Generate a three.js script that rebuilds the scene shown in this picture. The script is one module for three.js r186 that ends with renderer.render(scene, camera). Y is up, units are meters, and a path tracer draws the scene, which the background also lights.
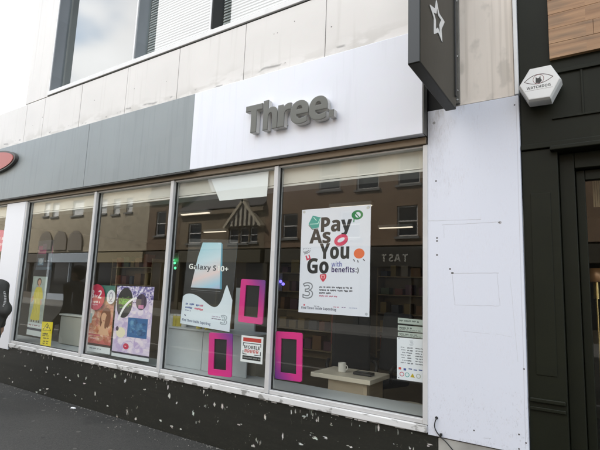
import * as THREE from 'three';
import { RoundedBoxGeometry } from 'three/addons/geometries/RoundedBoxGeometry.js';
import { mergeGeometries, mergeVertices } from 'three/addons/utils/BufferGeometryUtils.js';
import { MarchingCubes } from 'three/addons/objects/MarchingCubes.js';
import { FontLoader } from 'three/addons/loaders/FontLoader.js';
import { TextGeometry } from 'three/addons/geometries/TextGeometry.js';
import { RectAreaLightUniformsLib } from 'three/addons/lights/RectAreaLightUniformsLib.js';

// ---------------------------------------------------------------- camera, sky, sun, exposure
const scene = new THREE.Scene();
const CAM = { x: 0, y: 1.633, z: 3.68, f: 455.6, pitch: 0.139487, roll: 0.038565, yaw: 0.582393 };
const camera = new THREE.PerspectiveCamera(52.566, 4 / 3, 0.05, 400);
camera.position.set(CAM.x, CAM.y, CAM.z);
camera.rotation.set(CAM.pitch, CAM.yaw, CAM.roll, 'YXZ');
scene.add(camera);
const renderer = new THREE.WebGLRenderer({ antialias: true });
renderer.setSize(1024, 768);
renderer.toneMapping = THREE.LinearToneMapping;
renderer.toneMappingExposure = 2.8;
renderer.shadowMap.enabled = true;
RectAreaLightUniformsLib.init();

let seed = 7;
const rnd = () => { seed = (seed * 1664525 + 1013904223) >>> 0; return seed / 4294967296; };
const rr = (a, b) => a + (b - a) * rnd();
const hash3 = (x, y, z) => { let h = (x * 374761393 + y * 668265263 + z * 2147483647 % 1000003 * 97) | 0; h = Math.imul(h ^ (h >>> 13), 1274126177); h ^= h >>> 16; return (h >>> 0) / 4294967296; };
const sm = t => t * t * (3 - 2 * t);
function vn(x, y, z = 0) {
  const xi = Math.floor(x), yi = Math.floor(y), zi = Math.floor(z), u = sm(x - xi), v = sm(y - yi), w = sm(z - zi);
  const L = (a, b, t) => a + (b - a) * t, H = (i, j, k) => hash3(xi + i, yi + j, zi + k);
  return L(L(L(H(0, 0, 0), H(1, 0, 0), u), L(H(0, 1, 0), H(1, 1, 0), u), v), L(L(H(0, 0, 1), H(1, 0, 1), u), L(H(0, 1, 1), H(1, 1, 1), u), v), w);
}
function fbm(x, y, z = 0, o = 5) { let s = 0, a = 0.5, n = 0; for (let i = 0; i < o; i++) { s += a * vn(x, y, z); n += a; a *= 0.5; x = x * 2.03 + 17.1; y = y * 2.03 + 5.3; z = z * 2.03 + 9.7; } return s / n; }
const clamp = (v, a = 0, b = 1) => Math.min(b, Math.max(a, v));
const step = (a, b, v) => sm(clamp((v - a) / (b - a)));

const sunDir = new THREE.Vector3(-0.46, 0.70, -0.62).normalize();
{ // computed sky: thin bright cloud with some blue between
  const W = 768, H = 384, d = new Float32Array(W * H * 4), v = new THREE.Vector3();
  for (let j = 0; j < H; j++) for (let i = 0; i < W; i++) {
    const lon = ((i + 0.5) / W - 0.5) * Math.PI * 2, lat = ((j + 0.5) / H - 0.5) * Math.PI;
    v.set(Math.cos(lat) * Math.cos(lon), Math.sin(lat), Math.cos(lat) * Math.sin(lon));
    const e = Math.max(v.y, 0.0), k = 1 / (e + 0.22);
    const n = fbm(v.x * k * 1.7 + 22.0, v.z * k * 1.7 + 8.2, 2.5, 6), fine = fbm(v.x * k * 5 + 1, v.z * k * 5, 7.5, 5);
    const cov = step(0.42, 0.55, n * 0.8 + fine * 0.2);
    const s = Math.max(0, v.dot(sunDir)), glow = 0.55 * Math.pow(s, 5) + 0.9 * Math.pow(s, 40);
    const blue = [0.50, 0.63, 0.80], white = 0.82 + 0.34 * fine;
    const p = (j * W + i) * 4;
    for (let c = 0; c < 3; c++) {
      let q = blue[c] * (0.72 + 0.35 * (1 - e)) * (1 - cov) + white * [1.0, 1.0, 1.0][c] * cov;
      q *= 1 + glow;
      if (v.y < 0) q = 0.16;
      d[p + c] = q * 1.12;
    }
    d[p + 3] = 1;
  }
  const sky = new THREE.DataTexture(d, W, H, THREE.RGBAFormat, THREE.FloatType);
  sky.mapping = THREE.EquirectangularReflectionMapping; sky.magFilter = sky.minFilter = THREE.LinearFilter; sky.needsUpdate = true;
  scene.background = sky; scene.environment = sky;
}
const sun = new THREE.DirectionalLight(new THREE.Color(1, 0.95, 0.86), 4.4);
sun.position.copy(sunDir).multiplyScalar(60); sun.castShadow = true;
sun.shadow.mapSize.set(2048, 2048); sun.shadow.radius = 2;
Object.assign(sun.shadow.camera, { left: -50, right: 50, top: 50, bottom: -50, near: 1, far: 150 });
scene.add(sun); scene.add(sun.target);

// ---------------------------------------------------------------- photograph pixel -> point on a known plane
const EUL = new THREE.Euler(CAM.pitch, CAM.yaw, CAM.roll, 'YXZ');
const ray = (px, py) => new THREE.Vector3((px - 300) / CAM.f, -(py - 225) / CAM.f, -1).applyEuler(EUL);
const C0 = new THREE.Vector3(CAM.x, CAM.y, CAM.z);
const U = (px, py, z = 0) => { const d = ray(px, py); return C0.clone().addScaledVector(d, (z - C0.z) / d.z); };
const UX = (px, py, x) => { const d = ray(px, py); return C0.clone().addScaledVector(d, (x - C0.x) / d.x); };
const UY = (px, py, y) => { const d = ray(px, py); return C0.clone().addScaledVector(d, (y - C0.y) / d.y); };
const GLZ = -0.05, OPP = 17;                              // shop glass; facades across the street
const R = (px, py) => { const p = U(px, py, GLZ), d = p.clone().sub(C0); d.z = -d.z; return p.addScaledVector(d, (OPP - GLZ) / d.z); };

// ---------------------------------------------------------------- helpers
const taken = {};
const numbered = n => { const k = taken[n] = (taken[n] ?? -1) + 1; return k ? n + '_' + String(k).padStart(3, '0') : n; };
function shade(o) { o.castShadow = o.receiveShadow = true; return o; }
function thing(name, label, category, [x, y, z], group) {
  const g = new THREE.Group(); g.name = numbered(name); g.position.set(x, y, z); g.userData = { label, category };
  if (group) g.userData.group = group; scene.add(g); return g;
}
function worldPos(o) { const p = new THREE.Vector3(); for (let q = o; q; q = q.parent) p.add(q.position); return p; }
function part(parent, name, geos, m, label) {             // geometry in world coordinates
  let g = Array.isArray(geos) ? mergeGeometries(geos.map(q => { q = q.index ? q.toNonIndexed() : q; for (const k of Object.keys(q.attributes)) if (!['position', 'normal', 'uv'].includes(k)) q.deleteAttribute(k); return q; })) : geos;
  const o = worldPos(parent); g.translate(-o.x, -o.y, -o.z);
  const me = shade(new THREE.Mesh(g, m)); me.name = name; if (label) me.userData.label = label; parent.add(me); return me;
}
function solo(name, label, category, geo, m, group) {
  const g = Array.isArray(geo) ? mergeGeometries(geo.map(q => q.index ? q.toNonIndexed() : q)) : geo;
  g.computeBoundingBox(); const c = g.boundingBox.getCenter(new THREE.Vector3()); c.y = g.boundingBox.min.y; g.translate(-c.x, -c.y, -c.z);
  const me = shade(new THREE.Mesh(g, m)); me.name = numbered(name); me.position.copy(c); me.userData = { label, category }; if (group) me.userData.group = group; scene.add(me); return me;
}
function structure(name, geo, m) { const me = shade(new THREE.Mesh(geo, m)); me.name = numbered(name); me.userData.kind = 'structure'; scene.add(me); return me; }
function uvm(g) {                                          // uv in metres by dominant normal
  const p = g.attributes.position, n = g.attributes.normal, uv = new Float32Array(p.count * 2);
  for (let i = 0; i < p.count; i++) {
    const ax = Math.abs(n.getX(i)), ay = Math.abs(n.getY(i)), az = Math.abs(n.getZ(i));
    if (az >= ax && az >= ay) { uv[2 * i] = p.getX(i); uv[2 * i + 1] = p.getY(i); }
    else if (ax >= ay) { uv[2 * i] = p.getZ(i); uv[2 * i + 1] = p.getY(i); }
    else { uv[2 * i] = p.getX(i); uv[2 * i + 1] = p.getZ(i); }
  }
  g.setAttribute('uv', new THREE.BufferAttribute(uv, 2)); return g;
}
function bx(x0, x1, y0, y1, z0, z1, r = 0) {
  const w = x1 - x0, h = y1 - y0, d = z1 - z0;
  const g = r > 0 ? new RoundedBoxGeometry(w, h, d, 1, Math.min(r, w / 2.05, h / 2.05, d / 2.05)) : new THREE.BoxGeometry(w, h, d);
  g.translate((x0 + x1) / 2, (y0 + y1) / 2, (z0 + z1) / 2); return uvm(g);
}
function prism(pts, z0, z1, bev = 0) {                     // polygon in x,y extruded along z
  const s = new THREE.Shape(pts.map(p => new THREE.Vector2(p[0] ?? p.x, p[1] ?? p.y)));
  const g = new THREE.ExtrudeGeometry(s, { depth: z1 - z0 - 2 * bev, bevelEnabled: bev > 0, bevelSize: bev, bevelThickness: bev, bevelOffset: -bev, bevelSegments: 1, curveSegments: 16 });
  g.translate(0, 0, z0 + bev); return uvm(g);
}
function cyl(r0, r1, h, x, y, z, n = 20) { const g = new THREE.CylinderGeometry(r1, r0, h, n); g.translate(x, y + h / 2, z); return g; }
function tube(pts, r, seg = 24, rs = 8) { return new THREE.TubeGeometry(new THREE.CatmullRomCurve3(pts.map(p => p.isVector3 ? p : new THREE.Vector3(...p))), seg, r, rs); }

// textures: colour about a base (linear), w x h texels over sx x sy metres
const srgb = v => v <= 0.0031308 ? v * 12.92 : 1.055 * Math.pow(v, 1 / 2.4) - 0.055;
function ctex(W, H, sx, sy, fn, x0 = 0, y0 = 0) {
  const d = new Uint8Array(W * H * 4);
  for (let j = 0; j < H; j++) for (let i = 0; i < W; i++) {
    const c = fn(x0 + (i + 0.5) / W * sx, y0 + (j + 0.5) / H * sy), p = (j * W + i) * 4;
    for (let k = 0; k < 3; k++) d[p + k] = 255 * clamp(srgb(Math.max(0, c[k]))); d[p + 3] = 255;
  }
  const t = new THREE.DataTexture(d, W, H); t.colorSpace = THREE.SRGBColorSpace; t.wrapS = t.wrapT = THREE.RepeatWrapping;
  t.magFilter = THREE.LinearFilter; t.minFilter = THREE.LinearMipmapLinearFilter; t.generateMipmaps = true;
  t.repeat.set(1 / sx, 1 / sy); t.offset.set(-x0 / sx, -y0 / sy); t.needsUpdate = true; return t;
}
function gtex(W, H, sx, sy, fn, x0 = 0, y0 = 0) { const t = ctex(W, H, sx, sy, (x, y) => { const v = fn(x, y); const l = v <= 0.04045 ? v / 12.92 : Math.pow((v + 0.055) / 1.055, 2.4); return [l, l, l]; }, x0, y0); t.colorSpace = THREE.NoColorSpace; return t; }
const std = o => new THREE.MeshStandardMaterial({ roughness: 0.6, metalness: 0, ...o });
const lin = (r, g, b) => new THREE.Color().setRGB(r, g, b);
const mul = (c, k) => [c[0] * k, c[1] * k, c[2] * k];
const mix3 = (a, b, t) => [a[0] + (b[0] - a[0]) * t, a[1] + (b[1] - a[1]) * t, a[2] + (b[2] - a[2]) * t];
const tilew = (f, s) => (x, y) => { const a = step(0, 0.2, (x % s) / s); return f(x, y) * a + f(x + s, y) * (1 - a); };
const plain = (r, g, b, rough = 0.6, o = {}) => std({ color: lin(r, g, b), roughness: rough, ...o });

// ---------------------------------------------------------------- materials
const fineBump = gtex(256, 256, 0.25, 0.25, (x, y) => hash3(Math.floor(x * 1024), Math.floor(y * 1024), 3));
const wavyBump = gtex(512, 512, 2, 2, (x, y) => { const f = (a, b) => fbm(a * 3, b * 3, 1.5, 4); const u = step(0, .3, x / 2), v = step(0, .3, y / 2); return (f(x, y) * u + f(x + 2, y) * (1 - u)) * v + (f(x, y + 2) * u + f(x + 2, y + 2) * (1 - u)) * (1 - v); });
// enamelled cladding: warm white with grimy run marks where the panels end
const CLB = 3.885, CLT = 4.64;
const cladMap = ctex(2048, 256, 9.4, 0.80, (x, y) => {
  const base = [0.66, 0.635, 0.60]; let c = mul(base, 0.95 + 0.10 * fbm(x * 3, y * 3, 4.2, 4));
  const rag = fbm(x * 2.3, 1.7, 0.4, 4), h = y - CLB;
  const wet = step(0.06 + 0.38 * rag, -0.02 + 0.10 * rag, h) * step(0.42, 0.62, fbm(x * 5, y * 16, 9, 5));
  c = mix3(c, [0.40, 0.375, 0.33], 0.5 * wet);
  const crack = step(0.022, 0.0, Math.abs(h - 0.02 - 0.16 * fbm(x * 1.7, 0.3, 6, 4))) * step(0.60, 0.68, fbm(x * 6, y * 9, 12, 4));
  c = mix3(c, [0.06, 0.055, 0.05], crack * 0.6);
  const run = step(0.62, 0.8, fbm(x * 22, y * 0.8, 3, 3)) * 0.16; c = mix3(c, [0.38, 0.36, 0.31], run);
  if (hash3(Math.floor(x * 90), Math.floor(y * 90), 5) > 0.99975) c = [0.12, 0.11, 0.1];
  return c;
}, -9.2, 3.86);
const cladding = std({ map: cladMap, roughness: 0.42, bumpMap: wavyBump, bumpScale: 0.004 });
const cladPlain = std({ map: ctex(256, 1024, 0.9, 3.6, (x, y) => { let c = mul([0.66, 0.635, 0.60], 0.94 + 0.12 * fbm(x * 3, y * 2, 4.2, 4)); return mix3(c, [0.42, 0.395, 0.35], 0.22 * step(0.58, 0.78, fbm(x * 24, y * 0.9, 3, 4))); }, -8.4, 4.6), roughness: 0.42, bumpMap: wavyBump, bumpScale: 0.004 });
const beigeMap = ctex(512, 1024, 0.7, 4.0, (x, y) => {
  let c = mul([0.76, 0.68, 0.59], 0.9 + 0.2 * fbm(x * 4, y * 1.2, 8, 4));
  const s = fbm(x * 45, y * 1.1, 2.2, 3); c = mix3(c, [0.54, 0.475, 0.40], 0.5 * step(0.5, 0.75, s));
  c = mix3(c, [0.34, 0.31, 0.26], 0.4 * step(0.55, 0.75, fbm(x * 9, y * 6, 4, 5)));
  return c;
}, -1.1, 3.1);
const beige = std({ map: beigeMap, roughness: 0.55, bumpMap: wavyBump, bumpScale: 0.006 });
const fasciaWhite = std({ map: ctex(512, 256, 3, 1, (x, y) => mul([0.76, 0.78, 0.84], 0.965 + 0.06 * fbm(x * 2, y * 2, 5, 4) - 0.03 * step(0.58, 0.75, fbm(x * 30, y * 1.5, 4, 3))), -4.2, 2.9), roughness: 0.38, bumpMap: wavyBump, bumpScale: 0.002 });
const fasciaGrey = std({ map: ctex(1024, 256, 5, 1, (x, y) => mul([0.222, 0.25, 0.255], 0.93 + 0.14 * fbm(x * 2, y * 2, 3, 4) - 0.08 * step(0.55, 0.75, fbm(x * 28, y * 1.3, 4, 3))), -9, 2.9), roughness: 0.42, metalness: 0.1, bumpMap: wavyBump, bumpScale: 0.004 });
const soffitM = std({ color: lin(0.16, 0.125, 0.085), roughness: 0.42, metalness: 0.45, bumpMap: wavyBump, bumpScale: 0.003 });
const alu = std({ map: ctex(256, 256, 1, 1, (x, y) => mul([0.60, 0.595, 0.585], 0.85 + 0.22 * fbm(x * 6, y * 6, 3, 5))), roughness: 0.45, metalness: 0.12, bumpMap: fineBump, bumpScale: 0.0003 });
const whiteFrame = std({ map: ctex(256, 256, 1, 1, (x, y) => mul([0.74, 0.735, 0.72], 0.9 + 0.14 * fbm(x * 7, y * 7, 8, 5))), roughness: 0.45, bumpMap: fineBump, bumpScale: 0.0003 });
const greyReveal = std({ map: ctex(256, 256, 1, 1, (x, y) => mul([0.19, 0.205, 0.215], 0.8 + 0.35 * fbm(x * 5, y * 1.5, 8, 5))), roughness: 0.5 });
const gap = plain(0.02, 0.02, 0.019, 0.8);
const glass = new THREE.MeshPhysicalMaterial({ color: lin(0.93, 0.95, 0.92), roughness: 0.0, transmission: 1, thickness: 0, ior: 1.52 });
const upperGlass = new THREE.MeshPhysicalMaterial({ color: lin(0.88, 0.92, 0.90), roughness: 0.0, transmission: 1, thickness: 0, ior: 2.6 });
const blackM = plain(0.015, 0.015, 0.014, 0.5);
const chairBlack = plain(0.018, 0.018, 0.02, 0.75, { bumpMap: fineBump, bumpScale: 0.001 });
const paper = plain(0.78, 0.79, 0.8, 0.6);
// white pier sheet, with the marks the photograph shows
function canvasTex(W, H, draw) {
  const c = document.createElement('canvas'); c.width = W; c.height = H; const g = c.getContext('2d'); draw(g, W, H);
  const t = new THREE.CanvasTexture(c); t.colorSpace = THREE.SRGBColorSpace; t.anisotropy = 8; return t;
}
const PX0 = -1.165, PX1 = -0.458, PY0 = 0.555, PY1 = 3.175;
const pierMap = canvasTex(512, 2048, (g, W, H) => {
  g.fillStyle = 'rgb(211,214,223)'; g.fillRect(0, 0, W, H);
  const X = p => (p.x - PX0) / (PX1 - PX0) * W, Y = p => (PY1 - p.y) / (PY1 - PY0) * H;
  for (let i = 0; i < 26000; i++) { const x = rr(0, W), y = rr(0, H), n = fbm(x / 60, y / 110, 1, 4); if (n < 0.47) continue; g.fillStyle = `rgba(${rnd() < 0.5 ? '176,172,164' : '232,232,233'},${0.045 * rnd()})`; g.fillRect(x, y, rr(1, 5), rr(2, 20)); }
  for (let i = 0; i < 5200; i++) { const a = Math.pow(rnd(), 2.2), x = rr(0, W * 0.5) * (0.3 + rnd()), y = a * H * 0.28; if (fbm(x / 40, y / 90, 3, 4) < 0.5) continue; g.fillStyle = `rgba(104,98,94,${0.04 * rnd()})`; g.fillRect(x, y, rr(1, 5), rr(3, 36)); }
  for (let i = 0; i < 2600; i++) { const y = H - Math.pow(rnd(), 2.4) * H * 0.16, x = rr(0, W); if (fbm(x / 30, y / 30, 6, 4) < 0.5) continue; g.fillStyle = `rgba(92,88,84,${0.09 * rnd()})`; g.fillRect(x, y, rr(1, 6), rr(1, 12)); }
  g.lineWidth = 2.2;
  const line = (a, b, al = 0.5) => { const p = U(...a), q = U(...b); g.strokeStyle = `rgba(104,100,98,${al * 0.7})`; g.beginPath(); let x = X(p), y = Y(p); g.moveTo(x, y); for (let k = 1; k <= 12; k++) g.lineTo(x + (X(q) - x) * k / 12 + rr(-1.2, 1.2), y + (Y(q) - y) * k / 12 + rr(-1.2, 1.2)); g.stroke(); };
  line([428, 221], [481, 219.5], 0.55); line([442, 225], [500, 222], 0.6); line([444, 226], [444, 238], 0.3);
  line([452, 273.5], [499, 273], 0.6); line([452, 273], [455, 305], 0.45); line([455, 305], [499, 306], 0.4); line([497, 273], [500, 306], 0.35);
  line([463, 331], [490, 334], 0.25); line([496, 334], [512, 337], 0.2); line([510, 276], [518, 362], 0.2); line([516, 101], [526, 449], 0.35); line([484, 438], [491, 438.5], 0.6);
  const dot = (px, py, r = 5, c = 'rgba(52,48,44,0.9)') => { const p = U(px, py); g.fillStyle = c; g.beginPath(); g.ellipse(X(p), Y(p), r, r * 1.1, 0, 0, 7); g.fill(); };
  [[436, 181], [437, 238], [437, 241], [437, 255], [450, 269], [452, 273], [474, 430.5], [519, 434.5], [526, 443], [519, 449], [499, 222.5], [524, 369], [453, 273], [514.5, 105]].forEach(([a, b], i) => dot(a, b, i > 5 ? 4 : 5));
  dot(500, 222.5, 8, 'rgba(110,106,100,0.5)'); dot(434, 123, 9, 'rgba(90,88,84,0.55)');
});
const pierM = std({ map: pierMap, roughness: 0.5, bumpMap: wavyBump, bumpScale: 0.004 });
// stall riser: near-black paint with flakes gone, showing the white below
const RX0 = -9.6, RX1 = -1.09, RH = 0.56;
const riserMap = canvasTex(2048, 256, (g, W, H) => {
  g.fillStyle = 'rgb(28,28,21)'; g.fillRect(0, 0, W, H);
  const X = x => (x - RX0) / (RX1 - RX0) * W, Y = y => (RH - y) / RH * H;
  for (let i = 0; i < 16000; i++) { const x = rr(0, W), y = rr(0, H), n = fbm(x / 34, y / 22, 2, 4); g.fillStyle = n > 0.52 ? `rgba(56,55,47,${0.2 * rnd()})` : `rgba(12,13,11,${0.25 * rnd()})`; g.fillRect(x, y, rr(1, 8), rr(1, 6)); }
  for (let i = 0; i < 1800; i++) { const x = rr(0, W), y = H - Math.pow(rnd(), 3) * H * 0.3; g.fillStyle = `rgba(98,92,80,${0.3 * rnd()})`; g.fillRect(x, y, rr(1, 6), rr(1, 4)); }
  const chip = (x, y, w, h) => { g.fillStyle = `rgba(${205 + rnd() * 20 | 0},${205 + rnd() * 18 | 0},${196 + rnd() * 18 | 0},${rr(0.6, 0.95)})`; g.beginPath(); const n = 9; for (let k = 0; k < n; k++) { const a = k / n * 6.283, q = rr(0.4, 1); const qx = x + Math.cos(a) * w * q, qy = y + Math.sin(a) * h * q; k ? g.lineTo(qx, qy) : g.moveTo(qx, qy); } g.fill(); };
  const spots = [[25, 366, 0], [31, 370, 0], [46, 372, 0], [47, 368, 1], [66, 377, 0], [70, 380, 0], [78, 376, 1], [86, 378, 1], [84, 383, 0], [95, 394, 1], [82, 399, 0], [75, 395, 0], [115, 376, 1], [125, 381, 1], [107, 406, 0], [117, 416, 0], [127, 414, 1], [136, 419, 0], [160, 421, 0], [168, 388, 1], [169, 396, 1], [177, 403, 0], [193, 413, 1], [172, 427, 0], [181, 430, 0], [158, 436, 0], [12, 382, 0], [40, 390, 0], [47, 389, 0], [36, 392, 0], [214, 404, 1], [222, 406, 1], [265, 418, 1], [317, 421, 1], [330, 424, 0], [282, 436, 1], [253, 446, 0], [325, 437, 0], [377, 428, 1], [430, 446, 0], [316, 438, 0], [240, 425, 0], [203, 392, 1], [100, 383, 0], [58, 374, 0], [145, 389, 0], [300, 444, 0], [350, 446, 0], [268, 400, 0], [290, 412, 1], [305, 417, 0]];
  for (const [a, b, v] of spots) {
    const p = U(a, b, -0.01); const k = 2 + rnd() * 3 | 0;
    for (let i = 0; i < k; i++) chip(X(p.x) + rr(-4, 4), Y(p.y) + rr(-5, 5), v ? rr(1.5, 4) : rr(2.5, 8), v ? rr(8, 18) : rr(2, 7));
  }
  for (let i = 0; i < 420; i++) { const x = rr(0, W), y = Math.pow(rnd(), 1.5) * H; if (fbm(x / 60, y / 40, 14, 3) < 0.5) continue; chip(x, y, rr(0.5, 1.6), rr(0.6, 3.2)); }
  for (let i = 0; i < 80; i++) { const x = rr(0, W); chip(x, rr(0, 26), rr(0.7, 2.4), rr(4, 16)); } for (let i = 0; i < 26; i++) { const x = rr(0, W), y = rr(40, H - 20), n = 2 + rnd() * 4 | 0, v = rnd() < 0.6; for (let k = 0; k < n; k++) chip(x + rr(-9, 9), y + rr(-8, 8), v ? rr(0.8, 2.2) : rr(1.5, 5), v ? rr(4, 11) : rr(1.2, 3)); }
  for (let i = 0; i < 140; i++) { const x = rr(0, W), y = rr(20, H); if (fbm(x / 80, y / 60, 20, 3) < 0.52) continue; g.strokeStyle = 'rgba(120,116,104,0.35)'; g.lineWidth = rr(0.6, 1.4); g.beginPath(); g.moveTo(x, y); let q = x, v = y; for (let k = 0; k < 5; k++) g.lineTo(q += rr(-2, 3), v += rr(1, 6)); g.stroke(); }
});
const riserM = std({ map: riserMap, roughness: 0.55, bumpMap: wavyBump, bumpScale: 0.008 });
const asphalt = std({ map: ctex(2048, 1024, 8, 4, (x, y) => {
  let k = 0.028 * (0.62 + 0.7 * fbm(x * 1.6, y * 1.6, 1, 4)); const s = vn(x * 130, y * 130, 2), s2 = hash3(Math.floor(x * 256), Math.floor(y * 256), 2); k *= 0.45 + 0.7 * s + 0.45 * s2; if (s2 > 0.992) k += 0.06;
  const st = step(0.55, 0.68, fbm(x * 1.3 + 4, y * 1.3, 7, 5)); k *= 1 - 0.35 * st;
  const gx = Math.floor(x * 4), gy = Math.floor(y * 4), q = hash3(gx, gy, 31); if (q > 0.72) { const ox = (gx + 0.2 + 0.6 * hash3(gx, gy, 33)) / 4, oy = (gy + 0.2 + 0.6 * hash3(gx, gy, 35)) / 4, r = 0.008 + 0.016 * hash3(gx, gy, 37); if (Math.hypot(x - ox, y - oy) < r * (0.7 + 0.6 * vn(x * 90, y * 90, 4))) k = q > 0.9 ? 0.075 : 0.014; }
  return [k, k * 0.97, k * 0.86];
}), roughness: 0.85, bumpMap: gtex(512, 512, 1, 1, (x, y) => vn(x * 120, y * 120, 1) * 0.7 + 0.3 * vn(x * 250, y * 250, 1)), bumpScale: 0.0014 });
const roadM = std({ color: lin(0.07, 0.07, 0.068), roughness: 0.85 });
const stoneKerb = plain(0.22, 0.215, 0.2, 0.8);
const olive = new THREE.MeshPhysicalMaterial({ specularIntensity: 0.35, metalness: 0, map: ctex(512, 512, 2, 2, (x, y) => mul([0.0105, 0.0118, 0.0064], 0.8 + 0.4 * fbm(x * 4, y * 4, 4, 5))), roughness: 0.5, bumpMap: wavyBump, bumpScale: 0.002 });

// ---------------------------------------------------------------- the ground
function ground(name, x0, x1, z0, z1, y, m) { const g = new THREE.PlaneGeometry(x1 - x0, z1 - z0, 1, 1); g.rotateX(-Math.PI / 2); g.translate((x0 + x1) / 2, y, (z0 + z1) / 2); structure(name, uvm(g), m); }
ground('ground', -150, 150, -80, 120, -0.16, roadM);
structure('pavement', bx(-60, 40, -0.15, 0, -8, 4.7), asphalt);
structure('kerb', bx(-60, 40, -0.15, 0.004, 4.704, 4.85, 0.015), stoneKerb);
ground('road', -60, 40, 4.85, 13.2, -0.12, std({ map: asphalt.map, color: lin(0.8, 0.8, 0.8), roughness: 0.85 }));
structure('kerb', bx(-60, 40, -0.15, 0.004, 13.2, 13.35, 0.015), stoneKerb);
structure('pavement', bx(-60, 40, -0.15, 0, 13.354, OPP + 9), plain(0.2, 0.195, 0.18, 0.85));

// ---------------------------------------------------------------- the shop building
const B = thing('shop_building', 'white clad shop with grey and white fascia over large display windows', 'building', [-4.7, 0, 0]);
const LX = U(31, 60).x;                                   // left end of the upper storey
const joints = [[27, 110], [44.5, 108], [81, 100], [126, 92], [177, 88], [244.5, 55], [325.5, 30]].map(([a, b]) => U(a, b).x);
const cx = [-13, ...joints, -1.0];
for (let i = 0; i < cx.length - 1; i++) part(B, 'cladding_panel', bx(cx[i] + 0.003, cx[i + 1] - 0.003, CLB - 0.01, CLT - 0.012 + (i < 1 ? 0 : 0), -0.05, rr(-0.004, 0.0), 0.004), cladding);
part(B, 'backing_wall', [bx(-13, -0.47, 3.0, CLT - 0.02, -0.30, -0.056)], gap);
// upper storey: column of cladding, then glazing between fins
part(B, 'cladding_panel', bx(LX, U(48, 94).x - 0.012, CLT - 0.004, 8.2, -0.25, 0.0, 0.004), cladPlain);
const GU = -0.16, UWY = CLT + 0.085;
const w1 = U(48, 94).x, w2 = U(131.8, 64).x, w3 = U(208.5, 33).x, w4 = w3 + (w3 - w2) * 1.02, w5 = -1.05;
part(B, 'window_sill', [bx(w1, w5, CLT + 0.008, CLT + 0.075, -0.22, 0.012, 0.006)], whiteFrame);
part(B, 'drip_gap', bx(w1, w5, CLT - 0.010, CLT + 0.006, -0.2, -0.012), gap);
const venetian = plain(0.74, 0.75, 0.74, 0.5);
function upperWindow(xa, xb, blind, deep) {
  const f = part(B, 'upper_window', [bx(xa, xa + 0.03, UWY - 0.01, 8.1, deep ? GU - 0.02 : -0.06, 0.006, 0.004), bx(xa + 0.03, xb, UWY - 0.01, UWY + 0.02, GU - 0.03, GU + 0.03, 0.004), bx(xa + 0.03, xb, 7.3, 7.36, GU - 0.03, GU + 0.03, 0.004)], whiteFrame);
  part(f, 'reveal', bx(xa + 0.0305, xa + 0.05, UWY + 0.021, 8.1, GU - 0.03, -0.002), deep ? greyReveal : gap);
  const g = new THREE.PlaneGeometry(xb - xa - 0.05, 7.3 - UWY - 0.02); g.translate((xa + 0.05 + xb) / 2, (7.3 + UWY + 0.02) / 2, GU);
  part(f, 'pane', g, upperGlass);
  if (blind) { const s = []; for (let y = UWY + 0.05; y < 7.25; y += 0.04) { const q = new THREE.BoxGeometry(xb - xa - 0.03, 0.0015, 0.047); q.rotateX(1.1 + rr(-0.05, 0.05)); q.rotateZ(rr(-0.0012, 0.0012)); q.translate((xa + xb) / 2, y, GU - 0.07); s.push(q); } part(f, 'venetian_blind', s, venetian); }
}
upperWindow(w1, w2, false, true); upperWindow(w2, w3, true, true); upperWindow(w3, w4, true, false); upperWindow(w4, w5, true, false);
part(B, 'upper_room', [bx(LX, -0.47, CLT - 0.05, CLT, -5, -0.26), bx(LX, -0.47, 8.0, 8.2, -5, -0.26), bx(LX, -0.47, CLT, 8, -5.1, -5), bx(LX, LX + 0.1, CLT, 8, -5, -0.26), bx(-0.57, -0.47, CLT, 8, -5, -0.26), bx(w1, w5, 7.36, 8.2, -0.25, 0)], plain(0.62, 0.62, 0.6, 0.8));
// beige column over the white pier, with a trim at its outer edge
part(B, 'column_panel', bx(-0.985, -0.488, 3.185, 8.2, -0.12, -0.02, 0.004), beige);
part(B, 'column_trim', bx(-0.484, -0.456, 3.185, 8.2, -0.12, 0.0, 0.004), whiteFrame);
part(B, 'column_backing', bx(-1.16, -0.99, 3.16, 4.63, -0.05, -0.045), gap);
// fascia boards, 9 cm proud
const FZ = 0.095, FB = U(300, 153, FZ).y, FT = U(300, 68, FZ).y, FX = U(191.7, 135, FZ).x, FR = U(422.6, 110, FZ).x, FJ = U(84.5, 168, FZ).x;
const fb = 2.953, ft = 3.888;
part(B, 'fascia_board', bx(FX + 0.004, FR, fb, ft, 0.01, FZ, 0.006), fasciaWhite, 'white fascia board');
part(B, 'fascia_board', bx(FJ + 0.002, FX, fb - 0.004, ft, 0.01, FZ - 0.008, 0.005), fasciaGrey, 'grey fascia board');
part(B, 'fascia_board', bx(-13, FJ - 0.002, fb - 0.004, ft, 0.01, FZ - 0.008, 0.005), fasciaGrey, 'grey fascia board');
part(B, 'fascia_end', bx(FR + 0.002, FR + 0.008, fb, ft, 0.0, FZ - 0.004), plain(0.10, 0.095, 0.085, 0.5));
part(B, 'fascia_drip', [bx(-13, FX, fb - 0.020, fb - 0.006, 0.05, FZ - 0.012)], plain(0.05, 0.05, 0.045, 0.6));
part(B, 'soffit', [bx(-13, FR, fb - 0.006, fb - 0.002, -0.04, 0.008), bx(-13, FR + 0.004, 2.885, fb - 0.008, -0.09, 0.022, 0.004)], soffitM, 'bronze coloured window head');
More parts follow.
